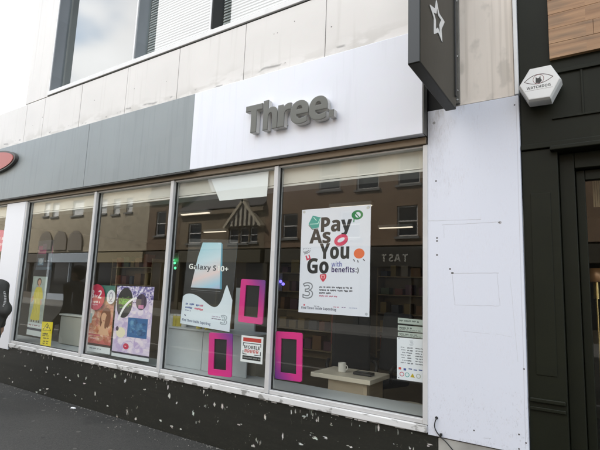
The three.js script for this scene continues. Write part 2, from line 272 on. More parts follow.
// white pier on the right, narrow pier on the left
part(B, 'pier_panel', (() => { const g = bx(PX0, PX1, PY0, PY1, -0.06, 0.0, 0.004); const p = g.attributes.position, uv = g.attributes.uv; for (let i = 0; i < p.count; i++) uv.setXY(i, clamp((p.getX(i) - PX0) / (PX1 - PX0)), clamp((p.getY(i) - PY0) / (PY1 - PY0))); return g; })(), pierM, 'white pier sheet with pencil lines and screw holes');
part(B, 'pier_plinth', bx(-1.088, -0.458, 0, PY0 - 0.008, -0.06, -0.012, 0.006), std({ map: ctex(256, 256, 1, 1, (x, y) => mul([0.36, 0.35, 0.32], 0.6 + 0.7 * fbm(x * 6, y * 6, 4, 5))), roughness: 0.8 }), 'pale grimy plinth');
const pL0 = U(14, 300).x, pL1 = U(30, 260).x;
part(B, 'pier_panel', bx(-8.42, -7.80, 0.52, 2.88, -0.08, 0.012, 0.005), plain(0.76, 0.77, 0.80, 0.4), 'narrow white pier');
// stall riser and sill
part(B, 'stall_riser', (() => { const g = bx(RX0, RX1 - 0.002, 0, RH, -0.15, -0.012, 0.004); const p = g.attributes.position, uv = g.attributes.uv; for (let i = 0; i < p.count; i++) uv.setXY(i, (p.getX(i) - RX0) / (RX1 - RX0), p.getY(i) / RH); return g; })(), riserM, 'black riser with flaking paint');
const sillM = std({ map: ctex(2048, 64, 8.6, 0.27, (x, y) => { let c = mul([0.66, 0.655, 0.64], 0.82 + 0.3 * fbm(x * 4, y * 20, 3, 5)); const ch = step(0.60, 0.66, fbm(x * 9, y * 14, 6, 5)); return mix3(c, [0.16, 0.155, 0.14], ch * 0.75); }, -9.6, 0.5), roughness: 0.55, bumpMap: wavyBump, bumpScale: 0.006 });
part(B, 'window_sill', [bx(-7.80, PX0 - 0.002, 0.565, 0.622, -0.12, 0.016, 0.008), bx(-9.6, -8.42, 0.565, 0.622, -0.12, 0.016, 0.008)], sillM, 'chipped white sill');
{ // ragged under edge of the sill render, dripping onto the black riser
  const g = []; for (let x = -7.78; x < -1.18; x += rr(0.03, 0.26)) g.push(bx(x, x + rr(0.012, 0.09), 0.5635 - rr(0.002, 0.015), 0.566, -0.0125, -0.004 + rr(0, 0.006), 0.002)); part(B, 'sill_drips', g, sillM);
}
// glazing: head, bottom rail, mullions, panes
const MX = [-7.785, U(87, 280).x, U(165, 280).x, U(271.5, 280).x, PX0 + 0.004];
const GB = 0.66, GT = 2.895;
function shopWindow(xa, xb, ml, mr) {
  const f = part(B, 'shop_window', bx(xa, xb, 0.624, GB, -0.09, -0.004, 0.005), alu); part(f, 'head_rail', bx(xa, xb, GT - 0.03, GT - 0.012, -0.085, -0.012, 0.004), alu);
  const g = new THREE.PlaneGeometry(xb - xa, GT - GB - 0.03); g.translate((xa + xb) / 2, (GT - 0.03 + GB) / 2, GLZ); part(f, 'pane', g, glass);
  part(f, 'gasket', [bx(xa + 0.002, xb - 0.002, GB, GB + 0.008, -0.056, -0.04)], gap);
}
for (let i = 0; i < 4; i++) shopWindow(MX[i] + 0.028, MX[i + 1] - (i === 3 ? 0.045 : 0.028));
MX.forEach((x, i) => {
  const a = i === 4 ? x - 0.044 : x - 0.026, b = i === 4 ? x - 0.002 : x + 0.026;
  const m = part(B, 'mullion', bx(a, b, 0.624, GT - 0.012, -0.09, 0.006, 0.006), alu); part(m, 'gasket', [bx(a - 0.006, a - 0.001, GB, GT - 0.03, -0.06, -0.035), bx(b + 0.001, b + 0.006, GB, GT - 0.03, -0.06, -0.035)], gap);
});
shopWindow(-9.6, -8.43); shopWindow(-12.9, -9.65);
part(B, 'door_step_wall', bx(-13, -9.605, 0, 0.56, -0.15, -0.012), olive);
// shop interior
const inWall = plain(0.26, 0.235, 0.19, 0.75), inFloor = std({ map: ctex(512, 512, 1.2, 1.2, (x, y) => { const k = 0.8 + 0.4 * fbm(x * 5, y * 5, 3, 4); return mul([0.17, 0.15, 0.12], k); }), roughness: 0.35 }), inCeil = plain(0.42, 0.40, 0.36, 0.8);
structure('shop_floor', bx(-12.9, -1.0, 0.02, 0.1, -7.2, -0.152), inFloor);
structure('shop_ceiling', bx(-12.9, -1.0, 3.0, 3.08, -7.2, -0.31), inCeil);
structure('shop_wall', bx(-12.9, -1.0, 0.1, 3.0, -7.3, -7.2), inWall);
structure('shop_wall', bx(-13.0, -12.9, 0.0, 3.08, -7.3, -0.152), inWall);
structure('shop_wall', bx(-1.0, -0.9, 0.0, 3.08, -7.3, -0.07), inWall);
structure('shop_roof', bx(-13, -0.47, 3.082, 3.3, -7.3, -0.31), gap);
part(B, 'window_board', bx(-9.6, -1.2, 0.56, 0.622, -0.62, -0.125, 0.004), plain(0.5, 0.52, 0.53, 0.5), 'pale inner window board');
part(B, 'window_bed_front', bx(-9.6, -1.2, 0.1, 0.556, -0.62, -0.58), inWall);
const bh = U(422, 171, -0.1).y;
part(B, 'bulkhead', [bx(-9.6, -1.2, bh + 0.02, 2.92, -0.30, -0.094)], plain(0.74, 0.72, 0.67, 0.7), 'pale bulkhead behind the glass');
part(B, 'bulkhead_trim', [bx(-9.6, -1.2, bh - 0.008, bh + 0.014, -0.31, -0.0925, 0.003)], plain(0.7, 0.69, 0.66, 0.5));
part(B, 'side_wall', [bx(-13, -12.9, 3.1, CLT, -7.3, -0.3), bx(-13, -0.47, 3.3, CLT - 0.06, -7.4, -7.3)], inWall);
// ---------------------------------------------------------------- raised lettering on the white fascia
const fontB = await new FontLoader().loadAsync('fonts/droid/droid_sans_bold.typeface.json');
const fontR = await new FontLoader().loadAsync('fonts/droid/droid_sans_regular.typeface.json');
{
  const zf = FZ + 0.07, S = thing('raised_lettering', 'grey raised metal lettering reading Three on the white fascia board', 'sign', [U(290, 125, zf).x, U(290, 125, zf).y, FZ]);
  const base = U(252, 132.2, zf).y, cap = U(246, 107.6, zf).y - base;
  const faceM = std({ color: lin(0.115, 0.118, 0.105), roughness: 0.45, metalness: 0.2, bumpMap: wavyBump, bumpScale: 0.002 }), retM = std({ color: lin(0.62, 0.61, 0.58), roughness: 0.4, metalness: 0.25 });
  [['T', 245.5, 262.2], ['h', 262.9, 277.3], ['r', 277.6, 291], ['e', 290, 308.3], ['e', 308.6, 327.3], ['.', 328.8, 333.6]].forEach(([ch, a, b]) => {
    const mk = (d) => { if (ch === '.') { const g = new THREE.BoxGeometry(0.24, 0.21, d).translate(0.12, 0.105, d / 2).toNonIndexed(); g.computeBoundingBox(); return g; } const g = new TextGeometry(ch, { font: fontB, size: 1, depth: d, curveSegments: 8, bevelEnabled: true, bevelSize: 0.022, bevelThickness: 0.0015, bevelSegments: 1 }); g.computeBoundingBox(); return g; };
    const ref = new TextGeometry('T', { font: fontB, size: 1, depth: 0.1 }); ref.computeBoundingBox(); const k = cap / (ref.boundingBox.max.y - ref.boundingBox.min.y);
    const xa = U(a, 122, zf).x, xb = U(b, 118, zf).x;
    const place = (g, z) => { const bb = g.boundingBox, w = bb.max.x - bb.min.x; g.translate(-bb.min.x, 0, 0); g.scale((xb - xa) / w, k * (ch === '.' ? 1.1 : 1), 1); g.translate(xa, base, z); return g; };
    const L = part(S, ch === '.' ? 'full_stop' : 'letter', place(mk(zf - 0.004 - FZ - 0.012), FZ + 0.012), retM);
    part(L, 'face', place(mk(0.006), zf - 0.0035), faceM);
    part(L, 'stand_off', [cyl(0.006, 0.006, 0.02, 0, 0, 0, 8).rotateX(Math.PI / 2).translate((xa + xb) / 2, base + cap * 0.1, FZ - 0.004)], retM);
  });
}
// ---------------------------------------------------------------- projecting sign with a star
{
  const x1 = -0.9, x0 = -0.985, z0 = 0.1, z1 = 0.985, y0 = 3.105, y1 = 4.55, P = thing('projecting_sign', 'dark projecting box sign with white outlined star beside the fascia end', 'sign', [-0.94, y0, z0]);
  const box = new THREE.MeshPhysicalMaterial({ specularIntensity: 0.4, map: ctex(256, 512, 1, 2, (x, y) => mul([0.026, 0.025, 0.018], 0.85 + 0.3 * fbm(x * 6, y * 6, 2, 5))), roughness: 0.38, bumpMap: wavyBump, bumpScale: 0.002 });
  part(P, 'cabinet', bx(x0, x1, y0, y1, z0, z1, 0.008), box);
  part(P, 'cabinet_edge', [bx(x0 + 0.004, x1 - 0.004, y0 + 0.004, y1 - 0.004, z1 + 0.0005, z1 + 0.006, 0.002)], plain(0.024, 0.03, 0.034, 0.4));
  const pt = ([a, b]) => { const p = UX(395 + a / 7.5, b / 7.5, x1); return [-p.z, p.y]; };
  const out = [[308, 2], [328, 100], [367, 165], [345, 222], [351, 318], [320, 246], [290, 254], [288, 140], [256, 36], [296, 64]].map(pt);
  const c = out.reduce((s, p) => [s[0] + p[0] / 10, s[1] + p[1] / 10], [0, 0]);
  const s = new THREE.Shape(), smooth = (S, arr) => { const v = new THREE.CatmullRomCurve3(arr.map(p => new THREE.Vector3(p[0], p[1], 0)), true, 'catmullrom', 0.22).getPoints(70); v.forEach((p, i) => i ? S.lineTo(p.x, p.y) : S.moveTo(p.x, p.y)); };
  smooth(s, out); const hole = new THREE.Path(); smooth(hole, out.map(p => [c[0] + (p[0] - c[0]) * 0.5, c[1] + (p[1] - c[1]) * 0.6])); s.holes.push(hole);
  const g = new THREE.ExtrudeGeometry(s, { depth: 0.004, bevelEnabled: false }); g.rotateY(Math.PI / 2); g.translate(x1 + 0.0005, 0, 0);
  part(P, 'star', g, plain(0.72, 0.71, 0.68, 0.5), 'white outlined star');
  part(P, 'lamp_strip', [bx(x1 - 0.004, x1 + 0.012, y0 + 0.1, y1, z0 + 0.005, z0 + 0.04, 0.004)], blackM);
  part(P, 'wall_bracket', [bx(-1.0, -0.895, 3.19, 4.6, -0.015, 0.02, 0.004), bx(-0.97, -0.915, 3.25, 3.33, 0.02, 0.1, 0.004), bx(-0.97, -0.915, 4.3, 4.38, 0.02, 0.1, 0.004)], std({ map: ctex(128, 256, 0.5, 1.5, (x, y) => mul([0.12, 0.115, 0.10], 0.6 + 0.8 * fbm(x * 12, y * 12, 5, 5))), roughness: 0.6, metalness: 0.3 }));
  for (const y of [3.22, 3.3, 3.6, 4.1]) part(P, 'bolt', cyl(0.007, 0.007, 0.008, 0, 0, 0, 8).rotateX(Math.PI / 2).translate(-0.908, y, 0.02), alu);
}
// ---------------------------------------------------------------- hexagonal alarm box
{
  const zf = 0.13, V = [[518.3, 87.2], [529.4, 68.9], [551, 64.4], [561.7, 78.9], [551, 98.9], [528.3, 102.2]].map(([a, b]) => U(a, b, 0.105));
  const A = thing('alarm_box', 'white hexagonal alarm box with an eye emblem on the dark shopfront', 'alarm box', [U(540, 84, 0.05).x, V[5].y, 0.0]);
  const c = V.reduce((s, p) => s.add(p.clone().multiplyScalar(1 / 6)), new THREE.Vector3());
  const hx = (k, z) => V.map(p => [c.x + (p.x - c.x) * k, c.y + (p.y - c.y) * k, z]);
  const rings = [hx(1, 0.002), hx(1.0, 0.085), hx(0.985, 0.1), hx(0.91, zf - 0.008)];
  const pos = []; const quad = (a, b, d, e) => pos.push(...a, ...b, ...d, ...a, ...d, ...e);
  for (let r = 0; r < 3; r++) for (let i = 0; i < 6; i++) { const j = (i + 1) % 6; quad(rings[r][j], rings[r][i], rings[r + 1][i], rings[r + 1][j]); }
  for (let i = 1; i < 5; i++) pos.push(...rings[3][0], ...rings[3][i + 1], ...rings[3][i]);
  const g = new THREE.BufferGeometry(); g.setAttribute('position', new THREE.Float32BufferAttribute(pos, 3)); g.computeVertexNormals(); uvm(g);
  part(A, 'case', g, plain(0.74, 0.74, 0.71, 0.35));
  const fw = 0.30, fh = 0.195, map = canvasTex(512, 332, (q, W, H) => {
    q.fillStyle = '#dfdfdc'; q.fillRect(0, 0, W, H); q.save(); q.translate(256, 166); q.scale(0.72, 0.72); q.translate(-256, -166); q.lineWidth = 11; q.strokeStyle = '#3c2320'; q.beginPath(); q.moveTo(36, 125); q.quadraticCurveTo(250, -70, 476, 110); q.quadraticCurveTo(262, 268, 36, 125); q.stroke();
    q.lineWidth = 7; q.strokeStyle = '#6b2a26'; q.beginPath(); q.arc(256, 112, 82, 0, 7); q.stroke();
    q.fillStyle = '#23221f'; q.beginPath(); q.moveTo(212, 175); q.lineTo(216, 62); q.lineTo(236, 92); q.lineTo(268, 90); q.lineTo(288, 54); q.lineTo(292, 112); q.lineTo(312, 142); q.lineTo(276, 186); q.fill();
    q.font = 'bold 66px sans-serif'; q.textAlign = 'center'; q.fillText('WATCHDOG', 256, 272, 440); q.fillStyle = '#8a827c'; for (let x = 50; x < 460; x += 20) q.fillRect(x, 292, 13, 9); q.restore();
  });
  const q = new THREE.ShapeGeometry(new THREE.Shape(rings[3].map(p => new THREE.Vector2(c.x + (p[0] - c.x) * 0.97, c.y + (p[1] - c.y) * 0.97)))), qp = q.attributes.position; for (let i = 0; i < qp.count; i++) q.attributes.uv.setXY(i, (qp.getX(i) - c.x + 0.006) / fw + 0.5, (qp.getY(i) - c.y - 0.004) / fh + 0.5); q.translate(0, 0, zf - 0.0065);
  part(A, 'emblem', q, std({ map, roughness: 0.4 }));
}
// ---------------------------------------------------------------- sheets in the windows
function rect(pxs, z) {
  const [a, b, c, d] = pxs.map(p => U(p[0], p[1], z)), w = (a.distanceTo(b) + d.distanceTo(c)) / 2, h = (a.distanceTo(d) + b.distanceTo(c)) / 2;
  const t1 = Math.atan2(b.y - a.y + c.y - d.y, b.x - a.x + c.x - d.x); return { w, h, t: t1, c: a.add(b).add(c).add(d).multiplyScalar(0.25) };
}
function sheet(name, label, category, pxs, z, map, group, thick = 0.003, rough = 0.5) {
  const r = rect(pxs, z), g = new THREE.BoxGeometry(r.w, r.h, thick); g.translate(0, r.h / 2, 0); g.rotateZ(r.t);
  const m = shade(new THREE.Mesh(g, map.isMaterial ? map : std({ map, roughness: rough }))); m.name = numbered(name);
  m.position.set(r.c.x + Math.sin(r.t) * r.h / 2, r.c.y - Math.cos(r.t) * r.h / 2, z); m.userData = { label, category }; if (group) m.userData.group = group; scene.add(m); return m;
}
function greek(g, x, y, w, h, col) { g.fillStyle = col; let q = x; while (q < x + w - h) { const l = Math.min(rr(1.2, 4.5) * h, x + w - q); for (let t = q; t < q + l - h * 0.4; t += h * 0.62) g.fillRect(t, y + rr(0, h * 0.22), h * 0.46, h * rr(0.7, 1)); q += l + h * 0.5; } }
function logo3(g, x, y, s, lw, col) { g.save(); g.strokeStyle = col; g.lineWidth = lw; g.lineJoin = 'round'; g.font = `bold ${s}px sans-serif`; g.textAlign = 'left'; g.strokeText('3', x, y); g.restore(); }
{ // Pay As You Go
  const map = canvasTex(640, 960, (g, W, H) => {
    g.fillStyle = '#e4e6f2'; g.fillRect(0, 0, W, H);
    const fit = (t, x0, x1, top, base, col, bold = 7) => { g.save(); g.font = 'bold 200px sans-serif'; const w = g.measureText(t).width, k = (base - top) / 143; g.translate(x0, base); g.scale((x1 - x0) / w, k); g.fillStyle = g.strokeStyle = col; g.lineWidth = bold; g.lineJoin = 'round'; g.fillText(t, 0, 0); if (bold) g.strokeText(t, 0, 0); g.restore(); };
    fit('Pay', 180, 476, 88, 218, '#1d1d20'); fit('As', 88, 292, 196, 322, '#1d1d20'); fit('You', 190, 470, 330, 466, '#1d1d20'); fit('Go', 64, 282, 466, 598, '#1d1d20');
    fit('with', 302, 398, 494, 538, '#6c6fae', 0); fit('benefits', 300, 512, 542, 588, '#3a2a5e', 3); fit(':)', 516, 546, 546, 588, '#22202a', 4);
    // stickers: teal package, green swirl, pink ring, red tag, orange ball, red heart
    g.fillStyle = '#2f9d93'; g.beginPath(); g.moveTo(70, 140); g.lineTo(110, 62); g.lineTo(188, 84); g.lineTo(170, 178); g.lineTo(108, 188); g.closePath(); g.fill(); g.strokeStyle = '#bfe6de'; g.lineWidth = 7; g.beginPath(); g.moveTo(84, 142); g.lineTo(162, 142); g.lineTo(184, 92); g.moveTo(118, 78); g.lineTo(148, 112); g.stroke(); g.strokeStyle = '#3a2f2a'; g.lineWidth = 5; g.beginPath(); g.moveTo(72, 150); g.lineTo(112, 196); g.lineTo(168, 184); g.stroke();
    g.strokeStyle = '#1d7f45'; g.lineWidth = 12; for (let k = 0; k < 3; k++) { g.beginPath(); g.ellipse(524 + k * 3, 82, 44 - k * 6, 36 - k * 3, 0.5 * k, 0, 6.3); g.stroke(); } g.lineWidth = 9; g.beginPath(); g.moveTo(494, 146); g.lineTo(502, 60); g.lineTo(542, 106); g.stroke();
    g.strokeStyle = '#d83a62'; g.lineWidth = 30; g.beginPath(); g.ellipse(384, 300, 50, 33, -0.45, 0, 6.3); g.stroke(); g.strokeStyle = '#8d1f3c'; g.lineWidth = 4; g.beginPath(); g.ellipse(382, 306, 66, 46, -0.45, 0.3, 2.6); g.stroke();
    g.save(); g.translate(62, 440); g.rotate(-0.35); g.fillStyle = '#3d3a4c'; g.font = 'bold 36px sans-serif'; g.fillText('TREAT', -20, -18, 62); g.fillStyle = '#cf2c55'; g.fillRect(-12, -4, 14, 44); g.fillRect(-12, 28, 42, 14); g.fillRect(18, -2, 12, 34); g.restore();
    g.setLineDash([12, 9]); g.strokeStyle = '#55515e'; g.lineWidth = 3; g.strokeRect(28, 372, 70, 30); g.setLineDash([]);
    g.fillStyle = '#e8703f'; g.beginPath(); g.ellipse(546, 424, 46, 44, 0, 0, 7); g.fill(); g.strokeStyle = '#2b2630'; g.lineWidth = 7; for (const [a, b, c, d] of [[498, 474, 510, 494], [534, 482, 540, 502], [580, 472, 594, 488]]) { g.beginPath(); g.moveTo(a, b); g.lineTo(c, d); g.stroke(); }
    g.fillStyle = '#cf3f52'; g.beginPath(); g.moveTo(228, 678); g.quadraticCurveTo(186, 640, 200, 610); g.lineTo(254, 606); g.quadraticCurveTo(270, 640, 228, 678); g.fill(); g.strokeStyle = '#f4c9cb'; g.lineWidth = 5; g.strokeRect(212, 620, 28, 22);
    logo3(g, 34, 826, 190, 10, '#7d8088');
    for (let k = 0; k < 3; k++) greek(g, 196, 716 + k * 26, [300, 310, 110][k], 15, '#33323a'); greek(g, 196, 796, 168, 12, '#b0496a');
    g.fillStyle = '#d5465a'; g.fillRect(48, 884, 14, 14); greek(g, 150, 892, 50, 8, '#5c5a66'); greek(g, 330, 890, 50, 8, '#b0496a'); greek(g, 404, 890, 40, 8, '#5a2f6e'); greek(g, 470, 890, 80, 8, '#8f98b8');
    g.fillStyle = '#2f3148'; g.font = 'bold 30px sans-serif'; g.fillText('Find Three inside Superdrug', 26, 926, 330);
    g.fillStyle = '#b9bcc6'; for (const [x, y] of [[20, 22], [620, 22], [616, 938]]) { g.beginPath(); g.arc(x, y, 12, 0, 7); g.fill(); }
  });
  const o = sheet('poster', 'large white poster reading Pay As You Go hung in shop window', 'poster', [[301.4, 210], [370.7, 204.8], [369.6, 317], [299.3, 312.2]], -0.11, map);
  const s = thing('suction_hook', 'clear suction hook at a top corner of the white poster', 'hook', U(304, 212, -0.1).toArray(), 'hooks of the white poster'); s.position.z = -0.092; part(s, 'cup', cyl(0.014, 0.006, 0.03, 0, 0, 0, 14).rotateX(-Math.PI / 2).translate(s.position.x, s.position.y, -0.1075), alu);
  const s2 = s.clone(); s2.name = numbered('suction_hook'); s2.position.copy(U(367.5, 207.6, -0.1)); s2.position.z = -0.092; scene.add(s2);
}
{ // dark phone poster with a white wave
  const map = canvasTex(640, 1120, (g, W, H) => {
    g.fillStyle = '#2a2a2a'; g.fillRect(0, 0, W, H);
    for (let i = 0; i < 260; i++) { g.fillStyle = `rgba(70,68,60,${0.06 * rnd()})`; g.fillRect(rr(0, W), rr(0, H * 0.7), rr(10, 90), rr(4, 50)); }
    const gr = g.createLinearGradient(180, 60, 470, 700); gr.addColorStop(0, '#9fd3e4'); gr.addColorStop(0.35, '#cfe2ee'); gr.addColorStop(0.6, '#ecd6d6'); gr.addColorStop(0.8, '#a9d2ea'); gr.addColorStop(1, '#c7a6d0');
    g.fillStyle = gr; g.beginPath(); g.moveTo(196, 46); g.lineTo(438, 40); g.lineTo(480, 620); g.lineTo(96, 640); g.lineTo(150, 240); g.closePath(); g.fill();
    g.fillStyle = '#5f9db8'; g.beginPath(); g.moveTo(438, 40); g.lineTo(456, 60); g.lineTo(500, 620); g.lineTo(474, 630); g.fill(); g.fillStyle = '#bfe0f0'; g.fillRect(398, 44, 30, 20);
    g.strokeStyle = '#3b3a3d'; g.lineWidth = 12; g.beginPath(); g.moveTo(96, 648); g.lineTo(490, 628); g.moveTo(96, 690); g.lineTo(480, 676); g.stroke(); g.strokeStyle = '#8d9096'; g.lineWidth = 4; g.beginPath(); g.moveTo(100, 668); g.lineTo(486, 652); g.stroke();
    g.font = 'bold 92px sans-serif'; g.fillStyle = '#f2f2f0'; g.fillText('Galaxy S10+', 36, 400, 600); g.save(); g.beginPath(); g.rect(130, 300, 290, 140); g.clip(); g.fillStyle = '#3e4148'; g.fillText('Galaxy S10+', 36, 400, 600); g.restore();
    g.fillStyle = '#dde8f2'; g.beginPath(); g.moveTo(0, 770); g.quadraticCurveTo(50, 700, 170, 730); g.bezierCurveTo(320, 780, 400, 900, 470, 830); g.bezierCurveTo(530, 760, 520, 640, 560, 560); g.lineTo(640, 740); g.lineTo(640, H); g.lineTo(0, H); g.fill();
    greek(g, 50, 842, 190, 26, '#39559a'); greek(g, 50, 890, 120, 26, '#39559a'); greek(g, 176, 890, 150, 26, '#cc3f5c'); greek(g, 240, 842, 90, 26, '#b54a76'); greek(g, 50, 932, 80, 14, '#7a86a4'); greek(g, 44, 994, 34, 22, '#51597a');
    greek(g, 410, 960, 110, 12, '#8a6d92'); greek(g, 410, 984, 120, 14, '#5c4468'); logo3(g, 520, 1044, 150, 10, '#9aa7b2');
    g.fillStyle = '#2c3c66'; g.font = 'bold 44px sans-serif'; g.fillText('Find Three inside Superdrug', 22, 1082, 380);
  });
  sheet('poster', 'dark poster of a pastel phone reading Galaxy above a white wave', 'poster', [[188.5, 238], [236.5, 240.5], [231, 331.5], [180.8, 324]], -0.13, map);
}
{ const z = -0.07, v = [[211.3, 174.6], [269, 167.6], [266.8, 196.3], [219.6, 200.8]].map(p => U(...p, z)).map(p => [p.x, Math.min(p.y, 2.862)]);
  solo('paper_sheet', 'blank white paper sheet taped inside the top of the glass above the phone poster', 'paper', prism(v, z - 0.0015, z), plain(0.83, 0.85, 0.86, 0.6)); }
// magenta phone frames
function phoneFrame(label, pxs, inner, dir) {
  const z = -0.078, r = rect(pxs, z), q = rect(inner, z), rad = 0.022, s = new THREE.Shape(), rrct = (S, w, h, R) => { S.moveTo(-w / 2 + R, -h / 2); S.lineTo(w / 2 - R, -h / 2); S.quadraticCurveTo(w / 2, -h / 2, w / 2, -h / 2 + R); S.lineTo(w / 2, h / 2 - R); S.quadraticCurveTo(w / 2, h / 2, w / 2 - R, h / 2); S.lineTo(-w / 2 + R, h / 2); S.quadraticCurveTo(-w / 2, h / 2, -w / 2, h / 2 - R); S.lineTo(-w / 2, -h / 2 + R); S.quadraticCurveTo(-w / 2, -h / 2, -w / 2 + R, -h / 2); };
  rrct(s, r.w, r.h, rad); const ho = new THREE.Path(); rrct(ho, q.w, q.h, 0.004); s.holes.push(ho);
  const g = new THREE.ExtrudeGeometry(s, { depth: 0.01, bevelEnabled: true, bevelSize: 0.0015, bevelThickness: 0.0015, bevelSegments: 1, curveSegments: 6 });
  const p = g.attributes.position, uv = g.attributes.uv; for (let i = 0; i < p.count; i++) uv.setXY(i, p.getX(i) / r.w + 0.5, p.getY(i) / r.h + 0.5);
  const map = canvasTex(128, 128, (c, W, H) => { const gr = c.createLinearGradient(...dir.map(v => v * W)); gr.addColorStop(0, '#e02a86'); gr.addColorStop(0.55, '#d32f8c'); gr.addColorStop(1, '#6b3391'); c.fillStyle = gr; c.fillRect(0, 0, W, H); });
  g.rotateZ(r.t);
  const F = thing('phone_frame', label, 'display frame', [r.c.x, r.c.y - r.h / 2, z], 'phone shaped frames in the window'); g.translate(r.c.x, r.c.y, z);
  part(F, 'frame', g, std({ map, roughness: 0.4 })); const bk = new THREE.BoxGeometry(q.w + 0.012, q.h + 0.012, 0.003); bk.rotateZ(r.t); bk.translate(r.c.x, r.c.y, z - 0.006); part(F, 'screen', bk, plain(0.02, 0.021, 0.022, 0.25));
}
phoneFrame('magenta phone frame with purple corner beside the dark phone poster', [[242, 279], [266.5, 280.5], [262.5, 324.5], [238.5, 321.5]], [[246, 285.5], [260, 286.5], [258, 318.5], [244, 317]], [0.1, 0.9, 1.0, 0]);
phoneFrame('magenta phone frame below the dark phone poster on the grey plinth front', [[210.5, 332.5], [234, 334], [231, 377], [208, 374.5]], [[215.5, 338.5], [228, 339.5], [226, 370], [213, 369]], [0.2, 0.9, 1.0, 0]);
phoneFrame('magenta phone frame with purple lower corner by the wooden desk', [[277, 331.5], [303.5, 333], [301.5, 382], [275, 378]], [[281.5, 338.5], [297.3, 339.5], [296.5, 374.5], [280.5, 372.5]], [0.7, 0.1, 0.0, 1.0]);
sheet('sticker', 'white square sticker with red band and bold MOBILE lettering on glass', 'sticker', [[242, 335.3], [263.8, 337.3], [262, 364.5], [240, 361]], -0.056, canvasTex(256, 300, (g, W, H) => {
  g.fillStyle = '#eceef2'; g.fillRect(0, 0, W, H); g.fillStyle = '#c23a33'; g.fillRect(22, 22, 212, 44); g.strokeStyle = '#26262a'; g.lineWidth = 8; g.strokeRect(26, 84, 204, 126); g.fillStyle = '#eceef2'; g.fillRect(70, 200, 90, 20); g.fillRect(14, 118, 24, 50); g.fillRect(218, 118, 24, 50);
  g.fillStyle = '#1f1f22'; g.font = 'bold 52px sans-serif'; g.fillText('MOBILE', 34, 146, 190); g.strokeStyle = '#c23a33'; g.lineWidth = 7; for (let x = 48; x < 210; x += 34) { g.beginPath(); g.moveTo(x, 192); g.lineTo(x, 158); g.lineTo(x + 20, 158); g.moveTo(x, 175); g.lineTo(x + 18, 175); g.moveTo(x + 20, 160); g.lineTo(x + 14, 192); g.stroke(); }
  g.fillStyle = '#1f2122'; g.fillRect(22, 226, 212, 46); greek(g, 32, 242, 190, 14, '#8b8f90');
}), undefined, 0.0015);
sheet('sticker', 'yellow warning sticker with black symbol at the foot of the glass', 'sticker', [[42, 321.5], [53, 322.2], [50.2, 350.6], [39.9, 349]], -0.056, canvasTex(160, 400, (g, W, H) => {
  g.fillStyle = '#e9d51d'; g.fillRect(0, 0, W, H); g.strokeStyle = '#1d1c12'; g.lineWidth = 6; g.beginPath(); g.moveTo(80, 20); g.lineTo(140, 124); g.lineTo(20, 124); g.closePath(); g.stroke(); g.fillStyle = '#1d1c12'; g.beginPath(); g.moveTo(94, 40); g.lineTo(66, 88); g.lineTo(84, 88); g.lineTo(62, 120); g.lineTo(104, 76); g.lineTo(86, 76); g.fill();
  greek(g, 24, 160, 118, 26, '#1d1c12'); greek(g, 24, 194, 112, 14, '#1d1c12'); greek(g, 40, 226, 80, 20, '#4f4a14'); greek(g, 40, 270, 80, 20, '#4f4a14'); greek(g, 36, 300, 90, 20, '#4f4a14'); g.fillRect(16, 376, 128, 6);
}), undefined, 0.0015);
{ // opening hours and the three strips above
  sheet('notice', 'white opening hours sheet with rows of times and small symbols', 'notice', [[397.6, 337.2], [424.4, 339.6], [424.6, 382.8], [396.4, 379]], -0.057, canvasTex(360, 560, (g, W, H) => {
    g.fillStyle = '#e3e6ee'; g.fillRect(0, 0, W, H); logo3(g, 168, 92, 92, 5, '#b4b8c2'); g.fillStyle = '#9aa0ac'; g.fillRect(18, 12, 18, 10);
    for (let k = 0; k < 7; k++) { greek(g, 50 + (k % 3) * 10, 122 + k * 34, 66, 12, '#585c66'); greek(g, 140, 120 + k * 34, 74, 17, '#2a2c33'); greek(g, 246, 120 + k * 34, 96, 15, '#3b3e46'); }
    ['#c9483c', '#3a4f9c', '#3d4c84', '#4a5a96', '#3a4f8c'].forEach((c, i) => { g.fillStyle = c; g.fillRect(22 + i * 66, 398 + (i % 2) * 6, i < 2 ? 34 : 46, i < 2 ? 30 : 14); });
    [['#c0586a', 66], ['#5aa3a0', 136], ['#b9a21e', 206], ['#a9b0a6', 282]].forEach(([c, x]) => { g.strokeStyle = c; g.lineWidth = 9; g.beginPath(); if (c === '#b9a21e') { g.moveTo(x, 458); g.lineTo(x + 30, 512); g.lineTo(x - 30, 512); g.closePath(); g.fillStyle = c; g.fill(); } else { g.arc(x, 486, 26, 0, 7); g.stroke(); } });
    g.fillStyle = '#6a6e78'; g.fillRect(16, 530, 14, 12);
  }), undefined, 0.0015);
  const strips = [['topmost', 317.6, 320.2, 323.3, 325.8], ['middle', 324.8, 327.4, 330.6, 333], ['lowest', 331.6, 334.2, 336.2, 338.6]];
  strips.forEach(([w, a, b, c, d], i) => sheet('notice_strip', `pale grey notice strip above the opening hours sheet, ${w} of three`, 'notice', [[398, a], [424.2, b], [424.3, d], [397.8, c]], -0.058, canvasTex(256, 56, g => { g.fillStyle = '#a9b3ad'; g.fillRect(0, 0, 256, 56); g.fillStyle = '#77827c'; g.fillRect(0, 52, 256, 4); greek(g, 14, 16, [200, 150, 170][i], 16, '#4a544f'); greek(g, 14, 36, [0, 210, 214][i], 10, '#5b655f'); }), undefined, 0.003));
}
